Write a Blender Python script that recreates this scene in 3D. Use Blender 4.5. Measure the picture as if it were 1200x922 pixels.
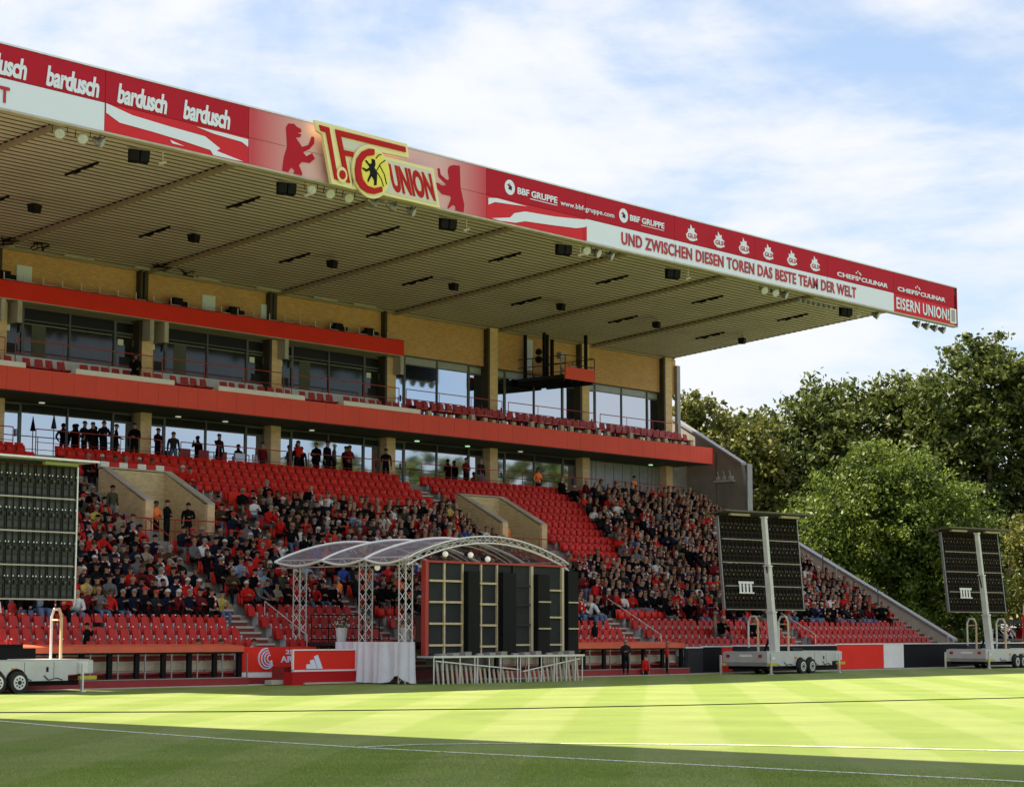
import bpy, bmesh, math, random
import numpy as np
from mathutils import Vector, Matrix, noise
random.seed(7); rng = np.random.default_rng(7)
R = math.radians
SC = bpy.context.scene
COL = SC.collection
for o in list(bpy.data.objects): bpy.data.objects.remove(o)

# ------------------------------------------------------------------ camera
F, CX, CY, VX, VY, EYE = 2400., 600., 461., 2700., 742., 1.7
HH = math.hypot(F, VY-CY); TH = math.atan2(VX-CX, HH); PT = math.atan2(VY-CY, F)
cam = bpy.data.cameras.new('camera'); camo = bpy.data.objects.new('camera', cam); COL.objects.link(camo)
cam.sensor_width = 36; cam.lens = F/1200*36; cam.clip_end = 3000; cam.clip_start = .5
fw = Vector((math.cos(TH)*math.cos(PT), math.sin(TH)*math.cos(PT), math.sin(PT)))
rt = Vector((math.sin(TH), -math.cos(TH), 0)); up = rt.cross(fw)
camo.matrix_world = Matrix((( rt.x, up.x, -fw.x, 0), (rt.y, up.y, -fw.y, 0), (rt.z, up.z, -fw.z, EYE), (0, 0, 0, 1)))
SC.camera = camo
SC.render.resolution_x = 1024; SC.render.resolution_y = 786
def pix(p):      # where a point falls in the picture: only used to pick which repeats get full detail
    q = Vector(p)-Vector((0, 0, EYE)); z = q.dot(fw)
    return CX+F*q.dot(rt)/z, CY-F*q.dot(up)/z

# ------------------------------------------------------------------ light
SUN = Vector((-.42, .5, 1.0)).normalized()            # towards the sun
elev = math.asin(SUN.z); az = math.atan2(SUN.x, SUN.y)
SC.view_settings.view_transform = 'Standard'; SC.view_settings.look = 'None'
SC.view_settings.exposure = 1.5; SC.view_settings.gamma = 1
W = bpy.data.worlds.new('World'); SC.world = W; W.use_nodes = True
wn, wl = W.node_tree.nodes, W.node_tree.links; wn.clear()
wo = wn.new('ShaderNodeOutputWorld'); bg = wn.new('ShaderNodeBackground'); bg.inputs[1].default_value = .085
sky = wn.new('ShaderNodeTexSky'); sky.sky_type = 'NISHITA'; sky.sun_disc = False
sky.sun_elevation = elev; sky.sun_rotation = az; sky.air_density = 1.0; sky.dust_density = 1.6; sky.ozone_density = 1.2
tc = wn.new('ShaderNodeTexCoord')
def wmap(scale, loc, rot=(0, 0, 0)):
    m = wn.new('ShaderNodeMapping'); m.inputs['Scale'].default_value = scale; m.inputs['Location'].default_value = loc
    m.inputs['Rotation'].default_value = rot
    wl.new(tc.outputs['Generated'], m.inputs[0]); return m
def wnoise(m, s, d, r, dist=0):
    n = wn.new('ShaderNodeTexNoise'); n.inputs['Scale'].default_value = s; n.inputs['Detail'].default_value = d
    n.inputs['Roughness'].default_value = r; n.inputs['Distortion'].default_value = dist
    wl.new(m.outputs[0], n.inputs[0]); return n
n1 = wnoise(wmap((1, 1, 2.6), (.6, 7.2, 2.4), (0, R(8), R(20))), 3.2, 8, .55, .35)
n2 = wnoise(wmap((1, 1, 3.4), (5.1, 3.3, 0.2), (0, R(-6), 0)), 9, 8, .62, .2)
ad = wn.new('ShaderNodeMath'); ad.operation = 'MULTIPLY_ADD'; ad.inputs[1].default_value = .28
wl.new(n2.outputs[0], ad.inputs[0]); wl.new(n1.outputs[0], ad.inputs[2])
cr = wn.new('ShaderNodeValToRGB'); cr.color_ramp.elements[0].position = .505; cr.color_ramp.elements[1].position = .70
cr.color_ramp.interpolation = 'EASE'
wl.new(ad.outputs[0], cr.inputs[0])
mx = wn.new('ShaderNodeMix'); mx.data_type = 'RGBA'
wl.new(cr.outputs[0], mx.inputs['Factor'])
veil = wn.new('ShaderNodeMix'); veil.data_type = 'RGBA'; veil.inputs['Factor'].default_value = .45   # thin high veil over the blue
veil.inputs['B'].default_value = (2.2, 2.75, 3.7, 1)
wl.new(sky.outputs[0], veil.inputs['A'])
wl.new(veil.outputs['Result'], mx.inputs['A']); mx.inputs['B'].default_value = (4.0, 4.08, 4.2, 1)
wl.new(mx.outputs['Result'], bg.inputs[0]); wl.new(bg.outputs[0], wo.inputs[0])
sl = bpy.data.lights.new('sun', 'SUN'); so = bpy.data.objects.new('sun', sl); COL.objects.link(so)
sl.energy = 5.0; sl.angle = R(.55); sl.color = (1, .88, .68)
so.rotation_euler = SUN.to_track_quat('Z', 'Y').to_euler(); so.location = (0, 0, 60)

# ------------------------------------------------------------------ materials
MATS = {}
def mat(name, col, rough=.7, var=0, vscale=3, spec=.5, metal=0, bump=0, bscale=40, col2=None, stretch=(1, 1, 1), emit=0, ior=None):
    if name in MATS: return MATS[name]
    m = bpy.data.materials.new(name); m.use_nodes = True; MATS[name] = m
    nt = m.node_tree; b = nt.nodes['Principled BSDF']
    b.inputs['Base Color'].default_value = (*col, 1); b.inputs['Roughness'].default_value = rough
    b.inputs['Metallic'].default_value = metal; b.inputs['Specular IOR Level'].default_value = spec
    if ior: b.inputs['IOR'].default_value = ior
    if emit: b.inputs['Emission Color'].default_value = (*col, 1); b.inputs['Emission Strength'].default_value = emit
    if var or bump:
        t = nt.nodes.new('ShaderNodeTexCoord'); mp = nt.nodes.new('ShaderNodeMapping'); mp.inputs['Scale'].default_value = stretch
        g = nt.nodes.new('ShaderNodeNewGeometry')
        nt.links.new(g.outputs['Position'], mp.inputs[0])
    if var:
        n = nt.nodes.new('ShaderNodeTexNoise'); n.inputs['Scale'].default_value = vscale; n.inputs['Detail'].default_value = 6
        n.inputs['Roughness'].default_value = .65
        nt.links.new(mp.outputs[0], n.inputs[0])
        r = nt.nodes.new('ShaderNodeValToRGB'); r.color_ramp.elements[0].position = .3; r.color_ramp.elements[1].position = .7
        c2 = col2 or tuple(min(1, c*(1+var)) for c in col)
        r.color_ramp.elements[0].color = (*[c*(1-var) for c in col], 1); r.color_ramp.elements[1].color = (*c2, 1)
        nt.links.new(n.outputs[0], r.inputs[0]); nt.links.new(r.outputs[0], b.inputs['Base Color'])
    if bump:
        n = nt.nodes.new('ShaderNodeTexNoise'); n.inputs['Scale'].default_value = bscale; n.inputs['Detail'].default_value = 3
        nt.links.new(mp.outputs[0], n.inputs[0])
        bp = nt.nodes.new('ShaderNodeBump'); bp.inputs['Strength'].default_value = bump; bp.inputs['Distance'].default_value = .02
        nt.links.new(n.outputs[0], bp.inputs['Height']); nt.links.new(bp.outputs[0], b.inputs['Normal'])
    return m
M_con = mat('concrete', (.27, .25, .23), .85, .3, 1.2, bump=.3)
M_condk = mat('concrete_dark', (.12, .11, .105), .85, .3, 2)
M_conlt = mat('concrete_light', (.46, .42, .37), .85, .18, 1.5)
M_red = mat('red_panel', (.84, .095, .068), .6, .06, .6, spec=.2)
M_redb = mat('red_bright', (.78, .032, .018), .6, .06, .8, spec=.2)
M_redrail = mat('red_rail', (.42, .03, .03), .4)
M_dkred = mat('dark_red', (.26, .018, .016), .6, .15, 2)
M_orange = mat('orange_red', (.66, .115, .05), .5, .12, 2)
M_steel = mat('steel_grey', (.30, .31, .32), .4, .12, 4, metal=.4)
M_alu = mat('aluminium', (.72, .72, .72), .35, .08, 6, metal=.5)
M_white = mat('white_paint', (.80, .79, .78), .5, .06, 2)
M_whitep = mat('white_print', (.72, .78, .96), .45)
M_black = mat('black', (.006, .006, .007), .6, spec=.15)
M_dk = mat('dark_grey', (.025, .026, .03), .6, .2, 5, spec=.2)
M_tim = mat('timber_batten', (.52, .42, .27), .7, .2, 4)
M_tan = mat('tan_steel', (.50, .42, .30), .6, .1, 3)
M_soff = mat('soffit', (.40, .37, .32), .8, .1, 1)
M_frame = mat('window_frame', (.10, .105, .11), .4)
M_whitedot = mat('number_plate', (.85, .83, .82), .25)  # small white dots on seat backs and screen modules
M_fred = mat('fascia_red', (.44, .010, .030), .7, .05, .5, spec=.2)
M_fred2 = mat('fascia_red_light', (.62, .028, .045), .7, .05, .5, spec=.2)
M_cream = mat('sign_cream', (.80, .72, .36), .45)
M_signred = mat('sign_red', (.46, .012, .014), .7, spec=.2)
M_signyel = mat('sign_yellow', (.82, .72, .08), .4)
M_silver = mat('sign_silver', (.62, .60, .52), .4)
M_tyre = mat('tyre', (.018, .018, .018), .8)
M_glass = mat('reflecting_glass', (.45, .50, .57), .03, metal=1)
M_glassd = mat('dark_glass', (.022, .022, .017), .06, .35, 1.2, spec=.5, ior=1.5)
M_trans = mat('transom_glass', (.016, .015, .013), .3, ior=1.25)
M_trgl = mat('transom_bright', (.34, .35, .36), .35, .1, 2)
M_tree = mat('bark', (.16, .12, .085), .9, .35, 6, bump=.6)

def brick_mat():
    m = bpy.data.materials.new('yellow_brick'); m.use_nodes = True; nt = m.node_tree; b = nt.nodes['Principled BSDF']
    g = nt.nodes.new('ShaderNodeNewGeometry'); sp = nt.nodes.new('ShaderNodeSeparateXYZ'); nt.links.new(g.outputs['Position'], sp.inputs[0])
    s = nt.nodes.new('ShaderNodeMath'); nt.links.new(sp.outputs[0], s.inputs[0]); nt.links.new(sp.outputs[1], s.inputs[1])
    c = nt.nodes.new('ShaderNodeCombineXYZ'); nt.links.new(s.outputs[0], c.inputs[0]); nt.links.new(sp.outputs[2], c.inputs[1])
    t = nt.nodes.new('ShaderNodeTexBrick'); t.inputs['Scale'].default_value = 1; t.inputs['Brick Width'].default_value = .25; t.inputs['Row Height'].default_value = .08
    t.inputs['Mortar Size'].default_value = .007; t.inputs['Color1'].default_value = (.84, .46, .21, 1); t.inputs['Color2'].default_value = (.70, .37, .165, 1)
    t.inputs['Mortar'].default_value = (.34, .26, .18, 1); t.inputs['Bias'].default_value = -.1
    nt.links.new(c.outputs[0], t.inputs[0])
    n = nt.nodes.new('ShaderNodeTexNoise'); n.inputs['Scale'].default_value = .5; n.inputs['Detail'].default_value = 5; nt.links.new(g.outputs['Position'], n.inputs[0])
    mm = nt.nodes.new('ShaderNodeMix'); mm.data_type = 'RGBA'; mm.blend_type = 'MULTIPLY'; mm.inputs['Factor'].default_value = .25
    nt.links.new(t.outputs[0], mm.inputs['A']); nt.links.new(n.outputs[0], mm.inputs['B']); nt.links.new(mm.outputs['Result'], b.inputs['Base Color'])
    b.inputs['Roughness'].default_value = .85; return m
M_brick = brick_mat()
M_brickp = mat('pale_brick', (.60, .47, .27), .85, .22, 3, bump=.4, stretch=(1, 1, 4))
M_pill = mat('pillar_tan', (.74, .51, .30), .8, .16, 2.5, bump=.3, stretch=(1, 1, 3))

# ------------------------------------------------------------------ mesh helpers
class MB:
    def __init__(s): s.v = []; s.f = []; s.m = []
    def add(s, vs, fs, mi=0):
        n = len(s.v); s.v += [tuple(v) for v in vs]; s.f += [tuple(i+n for i in f) for f in fs]; s.m += [mi]*len(fs); return s
    def box(s, x0, x1, y0, y1, z0, z1, mi=0):
        return s.add([(x0, y0, z0), (x1, y0, z0), (x1, y1, z0), (x0, y1, z0), (x0, y0, z1), (x1, y0, z1), (x1, y1, z1), (x0, y1, z1)],
                     [(0, 3, 2, 1), (4, 5, 6, 7), (0, 1, 5, 4), (1, 2, 6, 5), (2, 3, 7, 6), (3, 0, 4, 7)], mi)
    def hexa(s, P, mi=0):
        return s.add(P, [(0, 3, 2, 1), (4, 5, 6, 7), (0, 1, 5, 4), (1, 2, 6, 5), (2, 3, 7, 6), (3, 0, 4, 7)], mi)
    def tube(s, a, b, r, n=6, r2=None, mi=0, cap=True):
        a = Vector(a); b = Vector(b); r2 = r if r2 is None else r2; d = (b-a).normalized()
        u = d.orthogonal().normalized(); w = d.cross(u); vs = []
        for p, q in ((a, r), (b, r2)):
            for i in range(n):
                t = 2*math.pi*i/n; vs.append(p+(u*math.cos(t)+w*math.sin(t))*q)
        fs = [(i, (i+1) % n, n+(i+1) % n, n+i) for i in range(n)]
        if cap: fs += [tuple(range(n-1, -1, -1)), tuple(range(n, 2*n))]
        return s.add(vs, fs, mi)
    def path(s, pts, r, n=6, mi=0):
        for a, b in zip(pts, pts[1:]): s.tube(a, b, r, n, mi=mi)
        return s
    def prism(s, poly, y0, y1, mi=0):      # polygon in XZ, thickness along Y
        n = len(poly); area = sum(poly[i][0]*poly[(i+1) % n][1]-poly[(i+1) % n][0]*poly[i][1] for i in range(n))
        p = poly if area > 0 else poly[::-1]
        vs = [(x, y0, z) for x, z in p]+[(x, y1, z) for x, z in p]
        return s.add(vs, [tuple(range(n)), tuple(range(2*n-1, n-1, -1))]+[(i, n+i, n+(i+1) % n, (i+1) % n) for i in range(n)], mi)
    def prismx(s, poly, x0, x1, mi=0):     # polygon in YZ, thickness along X
        n = len(poly); vs = [(x0, y, z) for y, z in poly]+[(x1, y, z) for y, z in poly]
        return s.add(vs, [tuple(range(n-1, -1, -1)), tuple(range(n, 2*n))]+[(i, (i+1) % n, n+(i+1) % n, n+i) for i in range(n)], mi)
    def ball(s, c, r, nu=8, nv=6, mi=0, sc=(1, 1, 1), z0=-1):
        vs = []; fs = []
        for j in range(nv+1):
            ph = -math.pi/2+math.pi*j/nv
            if z0 > -1: ph = math.asin(z0)+(math.pi/2-math.asin(z0))*j/nv
            for i in range(nu):
                t = 2*math.pi*i/nu; vs.append((c[0]+r*sc[0]*math.cos(ph)*math.cos(t), c[1]+r*sc[1]*math.cos(ph)*math.sin(t), c[2]+r*sc[2]*math.sin(ph)))
        for j in range(nv):
            for i in range(nu): fs.append((j*nu+i, j*nu+(i+1) % nu, (j+1)*nu+(i+1) % nu, (j+1)*nu+i))
        return s.add(vs, fs, mi)
    def mesh(s, name, mats):
        me = bpy.data.meshes.new(name); me.from_pydata(s.v, [], s.f)
        for m in (mats if isinstance(mats, (list, tuple)) else [mats]): me.materials.append(m)
        if any(s.m): me.polygons.foreach_set('material_index', s.m)
        me.update(); return me
    def obj(s, name, mats, parent=None, label=None, cat=None, group=None, kind=None, smooth=False):
        me = s.mesh(name, mats)
        if smooth: me.polygons.foreach_set('use_smooth', [True]*len(me.polygons))
        return put(name, me, parent, label, cat, group, kind)
def put(name, me, parent=None, label=None, cat=None, group=None, kind=None, loc=None, rot=None):
    o = bpy.data.objects.new(name, me); COL.objects.link(o)
    if parent is not None: o.parent = parent
    if loc is not None: o.location = loc
    if rot is not None: o.rotation_euler = rot
    return tag(o, label, cat, group, kind)
def tag(o, label=None, cat=None, group=None, kind=None):
    if label: o['label'] = label
    if cat: o['category'] = cat
    if group: o['group'] = group
    if kind: o['kind'] = kind
    return o
def empty(name, label, cat, loc=(0, 0, 0), rot=(0, 0, 0), group=None):
    return put(name, None, None, label, cat, group, None, loc, rot)
def B(x0, x1, y0, y1, z0, z1): return MB().box(x0, x1, y0, y1, z0, z1)

# ------------------------------------------------------------------ ground
def grass_mat(gain=1., bump=.9):
    m = bpy.data.materials.new('turf'); m.use_nodes = True; nt = m.node_tree; N, L = nt.nodes, nt.links; b = N['Principled BSDF']
    g = N.new('ShaderNodeNewGeometry')
    def wave(rot, per, off):
        mp = N.new('ShaderNodeMapping'); mp.inputs['Rotation'].default_value = (0, 0, rot); mp.inputs['Location'].default_value = (off, 0, 0)
        L.new(g.outputs['Position'], mp.inputs[0]); sp = N.new('ShaderNodeSeparateXYZ'); L.new(mp.outputs[0], sp.inputs[0])
        w = N.new('ShaderNodeTexNoise'); w.inputs['Scale'].default_value = 1.1; L.new(g.outputs['Position'], w.inputs[0])
        a = N.new('ShaderNodeMath'); a.operation = 'MULTIPLY_ADD'; a.inputs[1].default_value = .22; L.new(w.outputs[0], a.inputs[0]); L.new(sp.outputs[0], a.inputs[2])
        k = N.new('ShaderNodeMath'); k.operation = 'MULTIPLY'; k.inputs[1].default_value = math.pi/per; L.new(a.outputs[0], k.inputs[0])
        s = N.new('ShaderNodeMath'); s.operation = 'SINE'; L.new(k.outputs[0], s.inputs[0])
        c = N.new('ShaderNodeMath'); c.operation = 'MULTIPLY'; c.inputs[1].default_value = 7; c.use_clamp = False; L.new(s.outputs[0], c.inputs[0])
        d = N.new('ShaderNodeClamp'); d.inputs['Min'].default_value = -1; d.inputs['Max'].default_value = 1; L.new(c.outputs[0], d.inputs[0]); return d
    w1 = wave(R(90-37), 1.42, .2); w2 = wave(R(-37), 2.3, .4)
    k2 = N.new('ShaderNodeMath'); k2.operation = 'MULTIPLY'; k2.inputs[1].default_value = .45; L.new(w2.outputs[0], k2.inputs[0])
    sm = N.new('ShaderNodeMath'); L.new(w1.outputs[0], sm.inputs[0]); L.new(k2.outputs[0], sm.inputs[1])
    mr = N.new('ShaderNodeMapRange'); mr.inputs[1].default_value = -1.45; mr.inputs[2].default_value = 1.45; L.new(sm.outputs[0], mr.inputs[0])
    st = N.new('ShaderNodeMix'); st.data_type = 'RGBA'; st.inputs['A'].default_value = (.165*gain, .232*gain, .042*gain, 1); st.inputs['B'].default_value = (.215*gain, .268*gain, .078*gain, 1)
    L.new(mr.outputs[0], st.inputs['Factor'])
    def nz(s, d, r):
        n = N.new('ShaderNodeTexNoise'); n.inputs['Scale'].default_value = s; n.inputs['Detail'].default_value = d; n.inputs['Roughness'].default_value = r
        L.new(g.outputs['Position'], n.inputs[0]); return n
    na = nz(48, 5, .8); nb = nz(.5, 5, .6)
    r1 = N.new('ShaderNodeMapRange'); r1.inputs[1].default_value = .3; r1.inputs[2].default_value = .7; r1.inputs[3].default_value = .62; r1.inputs[4].default_value = 1.38; L.new(na.outputs[0], r1.inputs[0])
    r2 = N.new('ShaderNodeMapRange'); r2.inputs[1].default_value = .3; r2.inputs[2].default_value = .7; r2.inputs[3].default_value = .88; r2.inputs[4].default_value = 1.12; L.new(nb.outputs[0], r2.inputs[0])
    mu = N.new('ShaderNodeMath'); mu.operation = 'MULTIPLY'; L.new(r1.outputs[0], mu.inputs[0]); L.new(r2.outputs[0], mu.inputs[1])
    v = N.new('ShaderNodeVectorMath'); v.operation = 'SCALE'; L.new(st.outputs['Result'], v.inputs[0]); L.new(mu.outputs[0], v.inputs['Scale'])
    L.new(v.outputs[0], b.inputs['Base Color']); b.inputs['Roughness'].default_value = .75; b.inputs['Specular IOR Level'].default_value = .25
    b.inputs['Sheen Weight'].default_value = .05; b.inputs['Sheen Tint'].default_value = (.8, .9, .35, 1); b.inputs['Sheen Roughness'].default_value = .5
    bp = N.new('ShaderNodeBump'); bp.inputs['Strength'].default_value = bump; bp.inputs['Distance'].default_value = .035
    L.new(na.outputs[0], bp.inputs['Height']); L.new(bp.outputs[0], b.inputs['Normal']); return m
M_grass = grass_mat()
M_ground = mat('ground_soil', (.10, .09, .06), .95, .4, .3, col2=(.09, .12, .04))
MB().add([(-1200, -1200, -.03), (1600, -1200, -.03), (1600, 1600, -.03), (-1200, 1600, -.03)], [(0, 1, 2, 3)]).obj('ground', M_ground, kind='structure')
MB().add([(3, -18, 0), (112, -18, 0), (112, 51.1, 0), (3, 51.1, 0)], [(0, 1, 2, 3)]).obj('pitch', M_grass, kind='structure')
def line_mat():
    m = bpy.data.materials.new('chalk_line'); m.use_nodes = True; nt = m.node_tree; N, L = nt.nodes, nt.links; b = N['Principled BSDF']
    g = N.new('ShaderNodeNewGeometry'); n = N.new('ShaderNodeTexNoise'); n.inputs['Scale'].default_value = 16; n.inputs['Detail'].default_value = 4; L.new(g.outputs['Position'], n.inputs[0])
    r = N.new('ShaderNodeValToRGB'); r.color_ramp.elements[0].position = .36; r.color_ramp.elements[0].color = (.16, .2, .08, 1)
    r.color_ramp.elements[1].position = .52; r.color_ramp.elements[1].color = (.72, .74, .68, 1)
    L.new(n.outputs[0], r.inputs[0]); L.new(r.outputs[0], b.inputs['Base Color']); b.inputs['Roughness'].default_value = .9; return m
M_line = line_mat()
def strip(pts, w, z=.006):
    mb = MB(); pr = []
    for i, p in enumerate(pts):
        a = Vector(pts[max(0, i-1)]); c = Vector(pts[min(len(pts)-1, i+1)]); d = (c-a).normalized(); n = Vector((-d.y, d.x))
        pr.append((Vector(p)+n*w/2, Vector(p)-n*w/2))
    for (a, b_), (c, d) in zip(pr, pr[1:]): mb.add([(a.x, a.y, z), (b_.x, b_.y, z), (d.x, d.y, z), (c.x, c.y, z)], [(0, 1, 2, 3)])
    return mb
strip([(22, -18), (22, 22), (22.3, 25.2), (23.05, 30), (24.2, 35), (26.2, 40.5)], .13).obj('pitch_line', M_line, kind='structure')
arc = [(22.06, 22.2), (23.2, 22.0), (24.4, 21.1), (25.4, 19.8), (26.3, 18.1), (27.0, 16.2), (27.7, 14.0), (28.1, 11.5), (28.2, 9)]
strip(arc, .13, .010).obj('pitch_line', M_line, kind='structure')
# grass blades of the near turf, too many to count
def blades(n, x0, x1, y0, y1, h, w):
    X = rng.uniform(x0, x1, n); Y = rng.uniform(y0, y1, n); a = rng.uniform(0, math.pi, n); hh = h*rng.uniform(.5, 1.2, n); l = rng.normal(size=(n, 2))*.4
    P0 = np.stack([X-np.cos(a)*w, Y-np.sin(a)*w, np.zeros(n)], 1); P1 = np.stack([X+np.cos(a)*w, Y+np.sin(a)*w, np.zeros(n)], 1); P2 = np.stack([X+l[:, 0]*hh, Y+l[:, 1]*hh, hh], 1)
    return np.stack([P0, P1, P2], 1).reshape(-1, 3)
V = np.concatenate([blades(330000, 13, 24, 8, 30, .017, .0045), blades(60000, 13, 22, 8, 22, .024, .005)]).reshape(-1, 3, 3)
c0 = V[:, 0]; keep = (rng.random(len(V)) < np.clip((23.6-c0[:, 0])/2.5, 0, 1)*np.clip((29-c0[:, 1])/9, 0, 1)) & (np.abs(c0[:, 0]-22) > .09)
V = V[keep].reshape(-1, 3); n = len(V)//3
gm = bpy.data.meshes.new('grass'); gm.vertices.add(n*3); gm.vertices.foreach_set('co', V.reshape(-1)); gm.loops.add(n*3); gm.loops.foreach_set('vertex_index', np.arange(n*3)); gm.polygons.add(n)
gm.polygons.foreach_set('loop_start', np.arange(n)*3); gm.polygons.foreach_set('loop_total', np.full(n, 3)); gm.materials.append(grass_mat(1.6, .0)); gm.update(); gm.validate()  # turf colour brightened to offset the blades' own shadowing
put('grass', gm, None, 'short mown grass blades of the near turf', 'grass', kind='stuff')
# wire shadow on the turf, built as a thin black tube
cb = MB(); cp = [(20.5, 43.5), (26.5, 37.6), (30.1, 34.2), (35.4, 30.8), (41.6, 28.6), (50.4, 25.8), (60, 23.4), (75, 20.5)]
cb.path([(x, y, .012) for x, y in cp], .012, 5)
cb.obj('wire_shadow', M_black, label='thin dark wire shadow stretched across the sunlit turf', cat='wire_shadow')
# running edge between turf and stand
B(18, 112, 51.1, 52.75, -.02, .02).obj('track_edge', M_conlt, kind='structure')
MB().box(46.3, 47.2, 50.75, 51.08, .022, .17).box(47.3, 50, 50.2, 51.05, .022, .08).obj('kerb', M_conlt, kind='structure')

# ------------------------------------------------------------------ grandstand
ST = empty('grandstand', 'red two-tier main grandstand under a long cantilever roof', 'grandstand', (56, 60, 0))
def part(mb, name, m, label=None, kind=None, parent=None, smooth=False):
    o = mb.obj(name, m, None, label, None, None, kind, smooth)
    o.parent = parent or ST
    o.matrix_parent_inverse = (Matrix.Translation(ST.location).inverted() if not parent else (parent.matrix_parent_inverse if False else Matrix.Identity(4)))
    return o
XL, XR = 20., 94.3
XRL = 31.0    # left end of the roof
Y0, DY, Z0, DZ, NR = 53., .74, .75, .40, 20
ry = lambda k: Y0+DY*k
rz = lambda k: Z0+DZ*k
VOMS = [(29.6, 32.4), (50.2, 53.0), (70.9, 73.4)]
VY0, VY1 = 62.05, 64.6
AIS = [(28.0, 0, 11), (48.6, 0, 19), (55.1, 0, 15), (70.05, 0, 8), (70.3, 16, 19), (82.0, 0, 19), (94.9, 0, 12), (63, 14, 19)]
AIS = [(28.0, 0, 11), (48.6, 0, 19), (55.1, 0, 15), (70.05, 0, 19), (82.1, 0, 19), (94.9, 0, 14)]
AW = .52
# terrace steps
tb = MB()
xs = sorted({XL, 95.6}|{v for p in VOMS for v in p})
for a, b in zip(xs, xs[1:]):
    hole = (a, b) in VOMS
    for k in range(NR):
        y0 = ry(k)-.45; y1 = y0+DY
        if hole and y1 > VY0 and y0 < VY1+.2: continue
        tb.box(a, b, y0, y1-.001, rz(k)-.55, rz(k))
part(tb, 'terrace', M_con)
part(B(XL, 95.6, 52.52, 52.56, 0, .32), 'front_wall', M_dkred)
for a, b in VOMS: part(B(a, b, 61.1, 66, 4.9, 5.05), 'tunnel_floor', M_con)
# vomitory walls
def stop(y): return 6.70+(y-62.05)*.55
for a, b in VOMS[1:]:
    lab = 'left' if a < 60 else 'right'
    part(MB().prismx([(VY0, 4.6), (VY0, stop(VY0)), (VY1, stop(VY1)), (VY1, 4.6)], a-.3, a+.02), 'tunnel_wall', M_brickp)
    part(MB().prismx([(VY0, 4.6), (VY1, 4.6), (VY1, stop(VY1)), (VY0, stop(VY0))], b-.02, b+.3), 'tunnel_wall', M_brickp)
    part(B(a-.31, b+.31, VY1-.01, VY1+.25, 4.6, stop(VY1)+.003), 'tunnel_wall', M_brickp)
    for x in (a-.33, b-.045): part(B(x, x+.375, VY0-.16, VY0-.003, 4.4, stop(VY0)+.04), 'wall_end', M_pill)
    part(MB().prismx([(VY0-.16, stop(VY0)+.045), (VY1, stop(VY1)+.035), (VY1, stop(VY1)+.09), (VY0-.16, stop(VY0)+.1)], b-.03, b+.34), 'coping', M_conlt)
    part(MB().prismx([(VY0-.16, stop(VY0)+.045), (VY1, stop(VY1)+.035), (VY1, stop(VY1)+.09), (VY0-.16, stop(VY0)+.1)], a-.34, a+.03), 'coping', M_conlt)
    part(B(a-.34, b+.34, VY1-.03, VY1+.28, stop(VY1)+.036, stop(VY1)+.092), 'coping', M_conlt)
    r = MB(); zt = 5.05
    for z in (.55, 1.0): r.tube((a-1.5, 61.55, zt+z), (b+1.6, 61.55, zt+z), .025)
    for i in range(6): x = a-1.5+(b-a+3.1)*i/5; r.tube((x, 61.55, zt-.4), (x, 61.55, zt+1.0), .025)
    part(r, 'railing', M_redrail)
# red screens beside the tunnel
for x in (47.0, 55.9): part(B(x, x+1.1, 64.0, 64.06, rz(14), rz(14)+1.15), 'red_screen', M_redb)
# aisle steps
M_sr = mat('step_red', (.20, .035, .03), .7, .2, 4)
sme = MB().box(-AW+.02, AW-.02, -.82, -.451, -.40, -.20).box(-AW+.02, AW-.02, -.828, -.76, -.26, -.19, 1).mesh('step', [M_sr, M_conlt])
ste = MB().box(-AW+.02, AW-.02, -.459, -.451, -.19, -.07).box(-AW+.02, AW-.02, -.468, -.38, -.07, .008, 1).mesh('step_edge', [M_sr, M_conlt])
for ax, k0, k1 in AIS[1:]:
    for k in range(k0, k1+1):
        if ax < 50 and False: continue
        o = put('step', sme, ST, loc=(ax-56, ry(k)-60, rz(k))); o = put('step_edge', ste, ST, loc=(ax-56, ry(k)-60, rz(k)))
# stair handrails
def hrail(x, k0, k1, m=M_alu, r=.022):
    mb = MB(); a = (x, ry(k0), rz(k0)+.9); b = (x, ry(k1), rz(k1)+.9); mb.tube(a, b, r)
    for k in (k0, k1): mb.tube((x, ry(k), rz(k)), (x, ry(k), rz(k)+.9), r)
    part(mb, 'handrail', m)
hrail(50.0, 0, 3); hrail(70.7, 0, 4); hrail(82.8, 0, 4); hrail(95.4, 0, 9)
hrail(49.3, 9, 11, M_redrail); hrail(54.4, 11, 14, M_redrail)

# gable wall at the far end and near end
gabl = [(52.9, 0), (71.5, 0), (71.5, 8.34), (65.55, 8.34), (52.9, 1.32)]; gabu = [(65.55, 8.345), (71.5, 8.345), (71.5, 14.1), (70.8, 14.1), (65.9, 11.15)]
M_gp = mat('gable_lit', (.60, .53, .48), .85, .12, 1.2)  # lit lower and shaded upper wall put into two colours
for x, k in ((95.6, 1), (XL-.32, 0)):
    part(MB().prismx(gabl, x, x+.32), 'gable_wall', M_gp); part(MB().prismx(gabu, x, x+.32), 'gable_wall', mat('gable_shaded', (.24, .22, .20), .85, .18, 1))
part(MB().prismx([(70.8, 14.1), (65.85, 11.15), (65.85, 11.29), (70.8, 14.26)], 95.5, 96.02), 'wall_coping', M_steel)
part(MB().prismx([(65.6, 8.36), (52.8, 1.3), (52.8, 1.44), (65.6, 8.5)], 95.5, 96.02), 'wall_coping', M_steel)
part(B(95.52, 96.0, 65.45, 65.545, 8.4, 11.2), 'wall_coping', M_steel)
for y in (57.2, 60.6, 63.2): part(B(95.57, 95.598, y, y+.05, 0, rz(int((y-53)/.74))+1.6), 'wall_joint', M_condk)
for y in (67.6, ): part(B(95.57, 95.598, y, y+.04, 8, 12), 'wall_joint', M_condk)
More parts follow.
